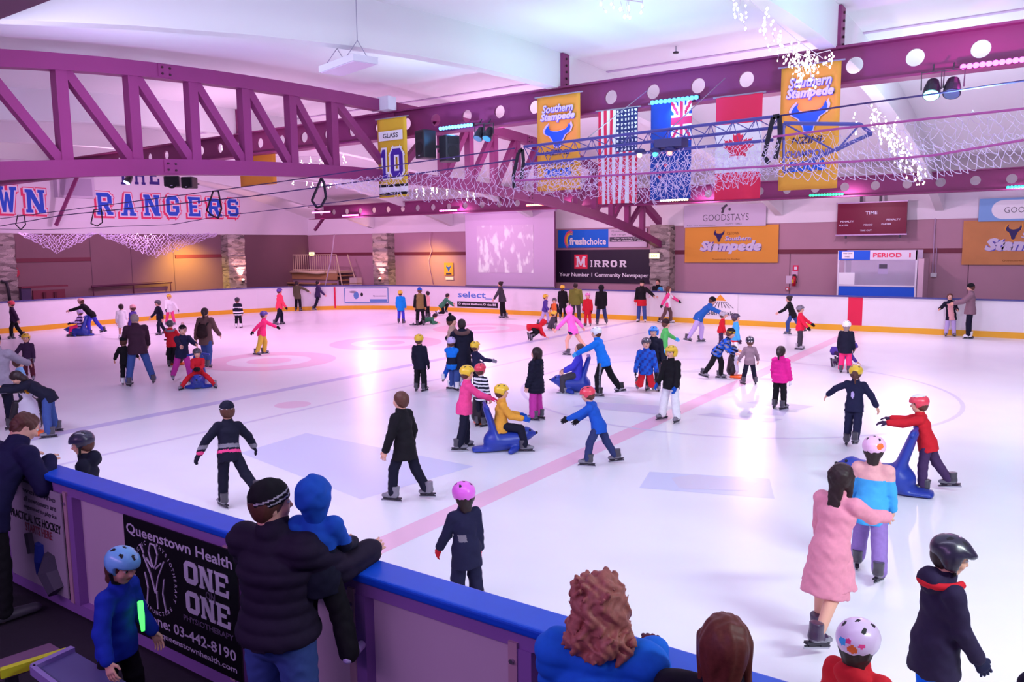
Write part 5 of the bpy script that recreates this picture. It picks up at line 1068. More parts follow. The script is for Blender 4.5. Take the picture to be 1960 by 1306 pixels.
# stair landing in the corner
a, b = onY(512, 520, 31.6), onY(640, 545, 31.6); xl, xr = onY(515, 540, 31.6)[0], onY(645, 540, 31.6)[0]
st = empty('stair_landing', (xl, 31.6, 0), 0, 'raised landing with pale railing and steps in the far left corner', 'stairs'); wl = xr-xl; zd = onY(600, 519, 31.6)[2]; zr = onY(600, 488, 31.6)[2]; M_DECK = mat('landing_ochre', (180, 140, 96), .7); M_RAILP = mat('railing_cream', (222, 204, 170), .5)
MB().box((0, 0, zd-.12), (wl, 1.3, zd)).build('deck', M_RAILP, st); MB().box((0, .02, zd-.5), (wl, .08, zd-.12)).build('fascia', M_DECK, st); MB().box((0, .1, 0), (wl, .16, zd-.5)).build('front_panel', mat('landing_lilac', (170, 140, 160), .7), st); MB().box((.4, -.3, zd-1.0), (2.2, .1, zd-.85)).build('bench_board', M_DECK, st); MB().box((0, -.4, zd-.75), (wl, .0, zd-.68)).build('bench_board', M_DECK, st)
mb = MB(); xs0 = wl*.38
for k in range(21): mb.tube([(xs0+(wl-xs0)*k/20, .03, zd), (xs0+(wl-xs0)*k/20, .03, zr)], .018, 5)
mb.tube([(xs0, .03, zr), (wl, .03, zr)], .03, 6); mb.tube([(xs0, .03, zd+.08), (wl, .03, zd+.08)], .025, 6); mb.build('railing', M_RAILP, st); mb = MB(); mb.tube([(wl, .03, zr), (wl+.55, -.1, zd-.9)], .035, 6); mb.tube([(wl, .9, zr), (wl+.9, .8, zd-1.1)], .035, 6); mb.build('handrail', M_RAILP, st)
for k in range(5): MB().box((wl+.2*k, .0, zd-.24*(k+1)-.06), (wl+.2*k+.26, 1.2, zd-.24*(k+1))).build('step', M_DECK, st)
MB().box((wl*.02, -.02, zd-.0), (wl*.13, .04, zr+.02)).build('draped_cloth', M_GOLD, st); MB().box((wl*.14, -.03, zd-.2), (wl*.27, .04, zr+.02)).build('draped_cloth', mat('cloth_slate_blue', (92, 84, 146), .7), st); MB().tube([(xs0*.8, -.05, zd-.1), (wl*.5, -.12, zd-.04), (wl*.75, -.1, zd-.12), (wl*.85, -.05, zd-.06)], .09, 8).build('rolled_net', M_RAILP, st, True)
c = onY(681, 546, 31.4); o = tag(MB().box((c[0]-.28, 31.2, 0), (c[0]+.28, 31.6, c[2]+.42)).build('storage_bin', mat('bin_cream', (214, 196, 190), .6)), 'cream storage bin beside the landing steps', 'bin'); MB().box((c[0]-.3, 31.18, c[2]+.1), (c[0]+.3, 31.62, c[2]+.14)).build('lid_edge', M_DECK, o)
# left wall: sign letters, fittings
M_RB = mat('sign_blue', (34, 84, 206), .6); M_RP = mat('sign_pink_red', (236, 60, 110), .6); M_RN = mat('sign_navy', (58, 40, 130), .6); M_RW = mat('sign_white', (236, 228, 240), .6)
sg = MB().box((0, 0, 0), (13.6, .02, .01)).build('wall_lettering', M_RW); Xs = XW+.06; frame(sg, (Xs, 15.0, 4.6), (0, 1, 0), (0, 0, 1)); tag(sg, 'big blue and red slab letters painted on the left white wall', 'sign')
LT = []
for ch, (xa, ya, xb, yb) in zip('WNRANGERS', ((-2, 358, 27, 406), (50, 364, 84, 407), (186, 370, 212, 411), (232, 372, 258, 413), (276, 374, 304, 413), (319, 376, 341, 413), (361, 378, 383, 414), (398, 381, 421, 414), (436, 382, 455, 414))):
    p0, p1 = onX(xa, yb, Xs), onX(xb, ya, Xs); LT.append((ch, (p0[1]-15.0, p0[2]-4.6, p1[1]-p0[1], p1[2]-p0[2])))
chs = ''.join(c for c, _ in LT); bx = [b_ for _, b_ in LT]
block(sg, chs, bx, M_RP, .012, .1, -.06, -.06, 'letter_shadow'); block(sg, chs, bx, M_RP, .018, .1, 0, 0, 'letter_edge'); block(sg, chs, bx, M_RW, .024, .065, 0, 0, 'letter_gap'); block(sg, chs, bx, M_RB, .03)
LT = []
for ch, (xa, xb) in zip('OFTHE', ((140, 158), (170, 186), (226, 244), (258, 276), (286, 304))):
    p0, p1 = onX(xa, 353, Xs), onX(xb, 318, Xs); LT.append((ch, (p0[1]-15.0, p0[2]-4.6, p1[1]-p0[1], p1[2]-p0[2])))
block(sg, ''.join(c for c, _ in LT), [b_ for _, b_ in LT], M_RN, .014)
a, b = onX(104, 378, Xs), onX(172, 340, Xs); root = empty('air_vent_box', (Xs, a[1], a[2]), 0, 'pale square air vent box on the left white wall', 'vent'); MB().box((0, 0, 0), (.35, b[1]-a[1], b[2]-a[2])).build('casing', mat('vent_grey', (206, 194, 212), .6), root); MB().box((.35, .12, .1), (.36, b[1]-a[1]-.12, b[2]-a[2]-.1)).build('grille', mat('vent_dark', (176, 160, 186), .6), root)
c0, c1 = onX(148, 338, Xs+1.0), onX(107, 432, Xs+.3); tag(MB().bar(c0, c1, .14, .14).build('diagonal_brace', M_STL), 'red steel brace slanting down across the left white wall', 'brace')
c0, c1 = onY(606, 420, 29.2), onY(600, 437, 29.2); tag(MB().bar(c0+V(.6, 0, .1), c1+V(0, .1, -.1), .12, .12).build('diagonal_brace', M_STL), 'short red brace under the left end of the far beam', 'brace')
a, b = onX(175, 549, XW+.25), onX(329, 540, XW+.25); root = empty('wall_handrail', a, 0, 'long dark handrail along the left wall', 'handrail'); MB().tube([(0, 0, 0), tuple(b-a)], .06, 8).build('rail', mat('rail_plum', (92, 44, 70), .5), root)
for t in (.02, .5, .98): MB().tube([tuple((b-a)*t), tuple((b-a)*t+V(0, 0, -.5))], .03, 6).build('post', mat('rail_plum', (92, 44, 70), .5), root)
a, b = onX(42, 585, XW+.9), onX(128, 545, XW+.9); root = empty('bench_table', (XW+.9, a[1], 0), 0, 'dark reddish table against the left wall behind the boards', 'table'); wd = b[1]-a[1]; M_TB = mat('table_red_brown', (124, 52, 70), .6); MB().box((-.2, 0, b[2]-.08), (.1, wd, b[2])).build('table_top', M_TB, root); MB().box((-.15, .0, 0), (.06, .4, b[2]-.08)).build('end_panel', mat('table_slate', (74, 60, 96), .6), root); MB().box((-.1, .5, 0), (.0, wd-.1, b[2]-.2)).build('front_panel', M_TB, root)
for y in (.9, wd-.6): MB().box((.0, y, 0), (.06, y+.1, b[2]-.3)).build('leg', mat('table_dark', (92, 34, 52), .6), root)
c = onX(22, 522, XW+.02); root = empty('hose_reel', c, 0, 'small red hose reel beside the left edge stone pillar', 'hose reel'); MB().cyl((0, 0, 0), (.12, 0, 0), .28, 16).build('drum', mat('hose_red', (190, 44, 70), .5), root); MB().cyl((.12, 0, 0), (.14, 0, 0), .1, 12).build('hub', M_LHOUS, root)
tag(MB().tube([onX(2, 538, XW+.7), onX(12, 540, XW+.7), onX(16, 555, XW+.7), onX(19, 578, XW+.7)], .06, 6).build('dark_pipe', M_LHOUS, None, True), 'dark bent pipe in front of the left edge stone pillar', 'pipe')
# bleacher benches in the near left corner
M_BR = mat('bench_brown', (122, 84, 116), .6, noise=.1, nscale=4); M_BG = mat('bench_grey_violet', (96, 88, 140), .5); M_BE = mat('bench_edge_lilac', (150, 128, 190), .5); M_YT = mat('yellow_tape', (216, 220, 40), .5)
def bench(px, m, edge, label, z=.42):
    P = [onz(x, y, z) for x, y in px]; mb = MB(); mb.add([tuple(p_) for p_ in P]+[tuple(p_-V(0, 0, .05)) for p_ in P], [(3,2,1,0), (4,5,6,7)]+[(i, (i+1)%4, 4+(i+1)%4, 4+i) for i in range(4)]); root = empty('bleacher_bench', tuple(V(*P[0][:2], 0)), 0, label, 'bench', 'bleacher benches'); rel(mb.build('seat_board', m), root)
    rel(MB().bar(P[0], P[1], .05, .06).build('front_edge', edge), root); rel(MB().bar(P[0], P[3], .03, .06).build('side_edge', edge), root)
    for q in (P[0]+(P[2]-P[0])*.2, P[1]+(P[3]-P[1])*.2): rel(MB().box((q[0]-.03, q[1]-.03, -.02), (q[0]+.03, q[1]+.03, z-.05)).build('leg', M_LHOUS), root)
bench([(0, 1290), (128, 1250), (95, 1231), (-60, 1282)], M_BR, M_YT, 'brown bench board with a worn yellow edge in the bottom left corner', .40); bench([(62, 1282), (140, 1246), (262, 1318), (150, 1350)], M_BG, M_BE, 'grey violet bench board beside the brown one', .46)

# ------------------------------------------------------------------ skating aids
M_SEAL = mat('seal_blue_plastic', PAL['sealblue'], .35, spec=.5)
def seal(pos, face, label, s=1.0):
    g0 = np.asarray(pos, float); ang = R(HEADING[face] if isinstance(face, str) else face); aw = nrm(V(g0[0], g0[1], 0)); rt = V(aw[1], -aw[0], 0); fc = math.cos(ang)*aw+math.sin(ang)*rt
    root = empty('seal_skating_aid', g0, math.atan2(-fc[0], fc[1]), label, 'skating aid', 'seal skating aids'); root.scale = (s, s, s)
    f = Field((-.33, -.56, 0), (.33, .58, .86), .02); f.cap((0, -.16, .16), (0, .18, .17), .19, .16, .05, (1,0,0), .9); f.cap((0, .18, .18), (0, .34, .25), .13, .105, .06); f.cap((0, .34, .25), (0, .47, .25), .085, .035, .05)
    f.cap((0, -.13, .2), (0, -.29, .7), .17, .11, .06, (1,0,0), .42); f.cap((0, -.24, .05), (0, -.48, .035), .16, .12, .04, (1,0,0), .3)
    for q in (-1, 1): f.cap((q*.1, .18, .06), (q*.26, .06, .035), .06, .045, .03)
    f.cut((0, 0, .0), (0, 0, -1)); f.obj('seal_body', M_SEAL, root)
    mb = MB(); mb.tube([(-.24, -.28, .72), (-.12, -.3, .74), (.12, -.3, .74), (.24, -.28, .72)], .026, 8); mb.build('handle', M_SEAL, root, True)
    for q in (-1, 1): MB().sphere((q*.07, .39, .315), .018, 8, 6).build('eye', M_VENT, root, True)
    MB().sphere((0, .505, .255), .022, 8, 6).build('nose', M_VENT, root, True); return root
def penguin(pos, face, label, s=1.0):
    g0 = np.asarray(pos, float); ang = R(HEADING[face] if isinstance(face, str) else face); aw = nrm(V(g0[0], g0[1], 0)); rt = V(aw[1], -aw[0], 0); fc = math.cos(ang)*aw+math.sin(ang)*rt
    root = empty('penguin_skating_aid', g0, math.atan2(-fc[0], fc[1]), label, 'skating aid', 'penguin skating aids'); root.scale = (s, s, s)
    f = Field((-.32, -.3, 0), (.32, .3, 1.0), .018); f.cap((0, 0, .2), (0, .0, .52), .2, .15, .05, (1,0,0), .85); f.ell((0, .0, .76), (.13, .13, .14), None, .06)
    for q in (-1, 1): f.cap((q*.17, 0, .55), (q*.24, -.03, .3), .05, .035, .03)
    f.cut((0, 0, .05), (0, 0, -1)); f.obj('penguin_body', [mat('penguin_black', (34, 26, 36), .4), mat('penguin_white', (226, 220, 236), .4)], root, lambda C: ((C[:, 1] > .06) & (np.abs(C[:, 0]) < .15) & (C[:, 2] < .72)).astype(int))
    f = Field((-.3, -.2, 0), (.3, .42, .2), .018)
    for q in (-1, 1): f.cap((q*.12, -.02, .03), (q*.16, .24, .03), .09, .11, .03, (1,0,0), .36)
    f.obj('foot', mat('penguin_orange', (240, 104, 40), .4), root); MB().tube([(0, .1, .76), (0, .2, .74), (0, .25, .72)], [.045, .03, .008], 10).build('beak', mat('penguin_beak', (240, 170, 40), .4), root, True)
    for q in (-1, 1): MB().sphere((q*.06, .115, .81), .02, 8, 6).build('eye', M_WHITE, root, True)
    mb = MB(); mb.tube([(-.26, -.1, .72), (-.1, -.1, .72), (.1, -.1, .72), (.26, -.1, .72)], .022, 8); mb.build('handle', mat('penguin_black', (34, 26, 36), .4), root, True); return root
def hpx(x, yt, yb):
    g = onz(x, yb, 0); d = np.hypot(g[0], g[1]); r_ = ray(x, yt); return CAM_H+r_[2]*d/np.hypot(r_[0], r_[1])
def S(x, yt, yb, face, label, k=.93, **kw):
    """a standing figure between its head-top and sole pixels"""
    return person(x, yb, hpx(x, yt, yb)*k, face, label, **kw)
def NP(px, py, Y):
    q = onY(px, py, Y); return V(q[0], Y, 0), float(q[2])
def stripes(*bands):
    def p_(h, pel, up, latp, fwd, A, hc):
        def q(C):
            z = (C-pel)@up/h; mi = np.zeros(len(C), int)
            for a, b, m in bands: mi[(z > a) & (z < b)] = m
            return mi
        return q
    return p_
def zebra(step, m=1):
    return lambda h, pel, up, latp, fwd, A, hc: (lambda C: (np.floor((C-pel)@up/h/step).astype(int) % 2)*m)
def plaid(h, pel, up, latp, fwd, A, hc):
    return lambda C: ((np.floor(C[:, 0]/.05) + np.floor(C[:, 2]/.06)) % 3 == 0).astype(int)
def blotch(h, pel, up, latp, fwd, A, hc):
    def q(C):
        n = np.sin(C[:, 0]*60+2*np.sin(C[:, 2]*40))+np.sin(C[:, 2]*55+C[:, 1]*30); return np.where(n > .9, 1, np.where(n < -1.0, 2, 0))
    return q
def front(m, hw=.45):
    return lambda h, pel, up, latp, fwd, A, hc: (lambda C: (((C-pel)@fwd > .02*h) & (np.abs((C-pel)@latp) < hw*.1*h*2) & ((C-pel)@up < .26*h)).astype(int)*m)
def sleeves(m, lim=.115):
    return lambda h, pel, up, latp, fwd, A, hc: (lambda C: (np.abs((C-pel)@latp) > lim*h).astype(int)*m)
def off(root_pos, face, f=0, r=0):
    g0 = np.asarray(root_pos, float); ang = R(HEADING[face] if isinstance(face, str) else face); aw = nrm(V(g0[0], g0[1], 0)); rt = V(aw[1], -aw[0], 0); fc = math.cos(ang)*aw+math.sin(ang)*rt; rr = V(fc[1], -fc[0], 0); return g0+f*fc+r*rr
YH = ('skate', 'yellow')
def A2(y, z, x=.2): return (('@', -x, y, z), ('@', x, y, z))
# ---------------- left end
S(30, 572, 648, 'L', 'skater with red helmet and dark plum jacket at the left edge', pose='walk', top='dpurple', bot='black', head=('skate', 'helmetred'), arms=((-28,10,10),(-20,16,20)))
seal(onz(152, 643), 290, 'blue seal carrying a child in pink trousers near the left end boards')
person(0, 0, 1.15, 290, 'child in bright pink trousers riding a blue seal near the left boards', pos=off(onz(152, 643), 290, -.04), pose='sit', base=.38, top=['lav', 'plum'], paint=zebra(.05), bot='hotpink', head=('skate', 'lav'), glove='black')
S(178, 566, 641, 285, 'skater in black jumper and grey leggings leaning forward to push a child on a seal', k=1.0, pose='push', lean=38, top='black', bot='violet', head=('beanie', 'tan'), arms=((72,4,4),(72,4,4)))
S(236, 580, 650, 'B', 'girl in a short white coat with dark hair tied up by the left boards', pose='stand', top='white', bot=None, hem=.1, head=('hair', 'hairdk'), hair=('bun', 'hairdk'), skates=('white', 'white'))
S(258, 582, 655, 300, 'child with pink hat and violet top partly hidden behind the grey haired man', pose='stand', top='purple', bot='dnavy', head=('beanie', 'tan'))
S(308, 572, 641, 250, 'boy in black with a grey helmet in front of the girl in pink trousers', pose='walk', top='dnavy', bot='dnavy', head=('skate', 'dgrey'))
S(327, 561, 622, 'F', 'girl with yellow helmet, white top and pale pink trousers by the left boards', pose='glide', top='white', bot='pink', head=YH, glove='black', arms=((8,34,10),(20,6,30)))
gm_ = S(268, 597, 738, 355, 'grey haired man in dark brown jacket and blue jeans bending over a small child', k=.99, pose='wide', lean=14, top=[(60,34,52)], bot='jeans', head=('hair', 'hairgr'), fat=1.12, arms=((32,10,20),(20,10,30)), tilt=20, legs=((4,10,6,0,14),(6,15,6,0,16)))
S(243, 642, 737, 10, 'small child in black held up in front of the grey haired man', k=.9, pose='stand', top='black', bot='black', head=('beanie', 'black'), arms=((20,30,20),(30,30,20)), skates=('white', 'white'))
S(331, 614, 702, 20, 'child in red jacket with grey helmet and grey hood on a penguin aid', pose='stand', k=.95, top='red', bot='black', head=('skate', 'dgrey'), hair=('none',), furhood='grey', arms=((46,12,30),(46,12,30)))
penguin(off(onz(331, 702), 20, .3), 20, 'black penguin aid with red feet held by the child in red')
seal(onz(381, 742), 185, 'blue seal seen from its front, ridden by the child in red')
S(352, 622, 733, 165, 'girl with a pompom hat, navy jacket and magenta trousers pushing a seal', k=1.0, pose='push', lean=20, top='navy', bot='magenta', head=('pom', 'black', 'tan'), turn=10)
person(0, 0, 1.05, 185, 'small child in red snowsuit and grey helmet riding a blue seal towards the camera', pos=off(onz(381, 742), 185, -.04), pose='sit', base=.34, top='red', bot='red', head=('skate', 'dgrey'), glove='black', legs=((66,38,60,0,20),(66,38,60,0,20)), arms=((46,2,34,20),(46,2,34,20)), tilt=12)
S(397, 584, 704, 25, 'woman in brown jacket and jeans with a dark backpack, dark hair tied back', k=.97, pose='walk', top='brown', bot='jeans', head=('hair', 'hairdk'), hair=('pony', 'hairdk'), hem=.05)
def backpack(px, py, z, face):
    q = onz(px, py, 0)
w_ = bpy.context.scene.objects
S(457, 569, 628, 10, 'small child in a navy hockey jersey with white stripes and dark helmet', pose='stand', top=['dnavy', 'white'], paint=stripes((-.09, -.05, 1), (.0, .035, 1), (.16, .19, 1)), bot='black', head=('skate', 'dnavy'), hem=.04, skates=('white', 'white'))
S(503, 592, 679, 95, 'skater with pink top and yellow trousers stretching both arms out', pose='glide', top='hotpink', bot=[(214,184,70)], head=('skate', 'purple'), glove='black', lean=12, arms=((58,14,4),(-50,10,6)), loose=1.6)
S(536, 547, 622, 70, 'girl in pinkish red jacket and navy trousers with a violet helmet', pose='walk', top=[(246,70,100)], bot='dnavy', head=('skate', 'purple'), glove='black', arms=((30,26,10),(10,8,20)))
S(571, 534, 596, 20, 'person in olive green jacket holding the far boards', pose='stand', top=[(92,86,66)], bot='black', head=('hair', 'hairdk'), arms=((6,8,14),(30,62,10)), hem=.03)
S(609, 533, 594, 75, 'person in dark purple top and black leggings beside the red line mark', pose='walk', top=[(64,48,92)], bot='dnavy', head=('hair', 'hairdk'))
S(57, 637, 727, 190, 'child with yellow helmet and maroon jacket behind the grey jacket man', pose='walk', top=['dpurple', 'grey'], paint=stripes((-.06, -.02, 1)), bot='maroon', head=YH, hair=('bob', 'hairdk'), arms=((6,8,14),(10,34,8)), glove='grey')
person(6, 822, 1.72, 30, 'man in light grey jacket and black hat at the left edge', pose='stand', top=[(150,140,156)], bot='dnavy', head=('beanie', 'black'), arms=((30,6,20),(58,10,10)), fat=1.2, hem=.05)
S(46, 684, 800, 80, 'short haired boy in pale blue between the grey jacket man and the bending skater', k=.95, pose='stand', top='ltblue', bot='djeans', head=('hair', 'hairbr'))
S(98, 704, 836, 282, 'person in black top and blue jeans bending forward over a penguin aid', k=1.12, pose='bend', lean=52, top='dnavy', bot='jeans', head=('hair', 'hairdk'), hair=('bob', 'hairdk'), tilt=25, arms=((74,6,20),(74,6,20)), legs=((4,6,8,0,10),(0,18,6,0,20)))
penguin(onz(58, 832), 175, 'penguin aid with white belly and yellow beak at the left edge', 1.05)
# ---------------- middle, far
S(805, 639, 749, 25, 'child all in black with a yellow helmet standing alone in the middle', pose='stand', top='dnavy', bot='black', head=YH, glove='black', loose=1.5, hem=.04)
S(886, 609, 748, 352, 'man in long dark navy coat with fur trimmed hood carrying a child', k=.98, pose='stand', top='dnavy', bot='jeans', hem=.13, head=('hair', 'hairdk'), furhood='brown', fat=1.12, arms=((40,14,70),(10,10,20)), skates=('white', 'white'))
S(868, 596, 744, 100, 'woman with a black pompom hat and beige scarf behind the carried child', k=.93, pose='stand', top='beige', bot='jeans', head=('pom', 'black', 'black'), skates=('white', 'white'))
gp = onz(866, 750)
person(0, 0, 1.1, 20, 'small child in blue jacket and lavender helmet carried on an arm', pos=gp, pose='stand', base=.62, top=['bblue', 'dnavy'], paint=stripes((.0, .13, 1)), bot='blue', head=('skate', 'lav'), legs=((56,26,50,0,10),(50,8,36,0,10)), arms=((70,4,20),(70,4,20)), skates=('white', 'white'))
S(912, 655, 752, 60, 'child with yellow helmet and navy jacket peeking from behind the man in the long coat', k=.93, pose='stand', top='navy', bot='dnavy', head=YH, glove='grey', arms=((30,20,30),(40,40,40)))
S(768, 554, 619, 15, 'child in sky blue jacket with yellow helmet near the far boards', pose='stand', top=[(20,140,230)], bot='violet', head=YH, hem=.05)
S(805, 547, 623, 'B', 'person in khaki vest and black skirt with a blue beanie', pose='stand', top=['black', 'khaki'], paint=lambda h, pel, up, latp, fwd, A, hc: (lambda C: (np.abs((C-pel)@latp) < .1*h).astype(int)), bot='black', skirt=('black', .16), head=('beanie', 'blue'), fat=1.1)
S(819, 557, 608, 300, 'small girl in pale pink half hidden behind the person in khaki', pose='stand', top='tan', bot='black', head=('hair', 'hairdk'))
person(812, 621, 1.2, 80, 'child in green lying on the ice behind the person in khaki', pose='fold', lean=80, base=.16, top='green', bot='black', head=('hair', 'hairdk'), legs=((-50,10,20,60,10),(-60,12,20,60,10)))
person(846, 604, 1.3, 75, 'child in green top crouching on one knee near the blue lettered advert', pose='crouch', top='green', bot='black', head=('hair', 'hairdk'), skates=('white', 'ltgrey'))
S(962, 536, 609, 280, 'woman in dark grey with her hair in a bun gliding past the blue lettered advert', k=.96, pose='glide', top='dgrey', bot='black', head=('hair', 'hairdk'), hair=('bun', 'hairdk'), fat=1.1, legs=((4,4,8,0,10),(-4,2,10,0,10)), arms=((26,28,6),(10,20,6)), skates=('grey', 'grey'))
person(0, 0, 1.5, 190, 'spectator in dark red behind the far boards below the gold poster', pos=onY(864, 536, YF+.8)*V(1,1,0)+V(0,0,-.35), pose='stand', top=[(130,24,52)], bot='black', head=('hair', 'hairdk'), hair=('bob', 'hairdk'), group='spectators', arms=((40,20,80),(20,10,60)), shoes=True)
S(1043, 562, 622, 110, 'child in purple jacket and pale trousers with yellow helmet beside the orange vest', pose='walk', top='purple', bot='lav', head=YH)
S(1062, 571, 622, 200, 'child in orange vest and black trousers with a dark helmet', pose='walk', top=['orange', 'dnavy'], paint=sleeves(1, .1), bot='black', head=('skate', 'dgrey'))
S(1077, 543, 610, 20, 'child in long black with a yellow helmet beside the olive jacket man', pose='stand', top='black', bot='black', head=YH, hem=.12)
S(1102, 536, 617, 10, 'man in olive green jacket with his back turned near the far boards', pose='stand', top='olive', bot='dgrey', head=('hair', 'hairdk'), fat=1.2, glove='brown')
S(1125, 560, 624, 190, 'small child all in red with a pink helmet', pose='stand', top='red', bot='red', head=('skate', 'helmetpink'), glove='black', hem=.08)
S(1151, 539, 621, 350, 'tall person in black jacket and jeans near the black newspaper banner', pose='walk', top='black', bot='djeans', head=('hood', 'black'), arms=((2,6,10),(2,6,10)), hem=.04)
person(1015, 652, 1.2, 75, 'child in red jacket folded forward on hands and knees', pose='fold', top='red', bot='black', head=('hood', 'red'))
person(1054, 632, 1.15, 70, 'fallen child with yellow helmet sitting on the ice behind the folded red one', pose='sprawl', base=.14, top='dgrey', bot='grey', head=YH, lean=20)
S(1097, 586, 680, 300, 'girl in bright pink hooded top and dark shorts skating past with arms out', k=1.0, pose='stride', top=[(250,110,200)], bot=None, skirt=('navy', .08), head=('hood', [250,130,200]), arms=((30,40,6),(-34,44,6)), lean=16)
S(1228, 531, 617, 190, 'man in black shirt with a red jacket tied round his waist leaning on the boards', pose='stand', top=['black', 'red'], paint=stripes((-.3, .02, 1)), hem=.05, bot='jeans', head=('cap', 'black'), hair=('none',), arms=((30,50,30),(4,10,14)), skates=('white', 'white'), glove='skin')
person(0, 0, 1.75, 200, 'spectator in black track jacket with white stripes behind the far boards', pos=onY(1259, 540, YF+.9)*V(1,1,0), pose='stand', top=['black', 'white'], paint=lambda h, pel, up, latp, fwd, A, hc: (lambda C: ((np.abs((C-pel)@latp) > .13*h) & (C[:, 1] > .0)).astype(int)), bot='black', head=('hair', 'hairdk'), group='spectators', shoes=True)
person(0, 0, 1.5, 215, 'spectator in sky blue jacket bending over the far boards', pos=onY(1272, 552, YF+.75)*V(1,1,0), pose='bend', lean=35, top='sky', bot='black', head=('hood', 'sky'), group='spectators', shoes=True)
S(1277, 543, 619, 95, 'girl with long hair, pink sleeves and white top in front of the stone pillar', pose='walk', top=['white', 'pink'], paint=sleeves(1, .1), bot='brown', head=('hair', 'hairbr'), hair=('long', 'hairbr'), arms=((50,16,6),(-34,10,6)), glove='black', skates=('black', 'white'))
S(1337, 565, 656, 85, 'adult in blue jacket and pale trousers bending forward to push a child', k=1.06, pose='push', lean=44, top=[(40,100,180)], bot='lav', head=('beanie', 'black'), arms=((62,6,6),(62,6,6)))
S(1379, 597, 668, 80, 'child in red jacket with a pale helmet pushed by the bending adult', pose='stand', top='red', bot='dpurple', head=('skate', 'ltgrey'), lean=10)
S(1407, 599, 692, 80, 'child in sky blue jacket and white trousers with a dark helmet', pose='stand', top=['sky', 'red'], paint=stripes((-.3, -.07, 1)), hem=.02, bot='white', head=('vent', 'dpurple'), glove='dpurple')
S(1372, 632, 726, 100, 'child in camouflage jacket and black beanie leaning on an orange footed aid', k=1.08, pose='push', lean=40, top=['blue', 'grey', 'dnavy'], paint=blotch, bot='black', head=('beanie', 'black', 'yellow'), arms=A2(.42, .66))
penguin(onz(1402, 722), 100, 'penguin aid with orange feet leaned on by the camouflage child', .85)
S(1434, 646, 736, 345, 'small child in brown top and navy trousers wearing a dark patterned helmet', pose='wide', top=[(140,116,128)], bot='dnavy', head=('skate', 'dnavy', 'white'), hpaint=lambda L, mi: np.where((np.sin(L[:, 0]*22)+np.sin(L[:, 1]*19+L[:, 2]*15)) > 1.1, 2, mi), legs=((4,11,8,0,14),(4,11,8,0,14)))
S(1250, 621, 748, 185, 'child with bright blue helmet and navy jacket behind the kneeling child', pose='stand', top=['dnavy', 'white'], bot='dgrey', head=('ski', 'bblue'), hood=True)
S(1268, 607, 712, 80, 'child in bright green jacket skating behind the blue helmet', pose='glide', top=[(80,180,90)], bot='dnavy', head=('beanie', 'hairdk'), glove='sky', arms=((50,30,10),(-10,20,10)))
person(1236, 752, 1.35, 178, 'child in blue checked jacket and red trousers kneeling on the ice', pose='kneel', top=['blue', (40,56,140)], paint=plaid, bot='red', head=('skate', 'dgrey'), glove='black', hem=-.01)
S(1284, 657, 806, 215, 'child in black jacket and white trousers with yellow helmet and blue gloves', pose='wide', top='black', bot='white', head=('ski', 'yellow'), glove='blue', loose=1.7, lean=2, legs=((6,8,6,0,12),(6,10,8,0,14)), arms=((6,8,20),(10,8,30)), collar=True)
S(1027, 660, 804, 300, 'girl with long dark hair, navy jacket and magenta trousers standing still', pose='stand', top='dnavy', bot='magenta', head=('hair', 'hairdk'), hair=('long', 'hairdk'), hood=True, quilt=.06, hem=.05, loose=1.5)
seal(onz(1100, 750), 268, 'dark blue seal seen side on, ridden by the boy in violet', 1.05)
person(0, 0, 1.35, 268, 'boy in violet jacket and grey trousers riding a dark blue seal', pos=off(onz(1100, 750), 268, -.06), pose='sit', base=.38, top='violet', bot='dgrey', head=('hair', 'hairbr'), legs=((78,8,78,0,6),(74,8,72,0,6)), arms=((34,4,30),(30,4,34)), skates=('grey', 'grey'))
S(1155, 627, 758, 285, 'child in bright blue jacket with white helmet pushing the boy on the seal', k=1.0, pose='push', lean=18, top='bblue', bot=['black', 'grey'], tpaint=lambda h, pel, J: (lambda C: ((np.abs(C[:, 0]) > .115*h*.9) & (np.abs(C[:, 1]-.02) < .03)).astype(int)), head=('vent', 'white'), glove='sky', arms=((60,4,2),(60,4,2)), skates=('black', 'ltgrey'))
S(1146, 744, 890, 285, 'child in blue jacket and red pink helmet striding with both arms forward', k=.99, pose='stride', top='blue', bot='djeans', head=('skate', 'helmetred'), glove='black', arms=((56,8,10),(40,16,10)), lean=22, tilt=6, legs=((24,8,18,0,8),(-20,10,10,14,14)))
S(1491, 661, 783, 25, 'girl in magenta quilted jacket and black trousers with a long ponytail', pose='stand', top=[(236,40,150)], bot='black', head=('hair', 'hairdk'), hair=('pony', 'hairdk'), glove='white', quilt=.07, lean=4)
S(1516, 560, 640, 280, 'blurred skater in black top and jeans just in front of the far boards', pose='stride', top='black', bot='jeans', head=('hair', 'hairdk'), hair=('bun', 'hairdk'), arms=((38,20,20),(-6,14,20)))
S(1530, 583, 669, 95, 'child in red top and grey trousers with a grey helmet holding arms forward', pose='stand', top=[(244,40,76)], bot='dgrey', head=('skate', 'grey'), glove='black', arms=((44,20,10),(30,12,10)), skates=('ltgrey', 'ltgrey'))
S(1617, 613, 714, 5, 'child in navy jacket and hot pink trousers with a white helmet', pose='stand', top='dnavy', bot='hotpink', head=('skate', 'white'), glove='black', hem=.05, loose=1.5, hair=('bob', 'hairgr'))
person(1598, 702, 1.1, 110, 'child in purple crouched on the ice behind the hot pink trousers', pose='fold', top='purple', bot='dpurple', head=('hood', 'purple'))
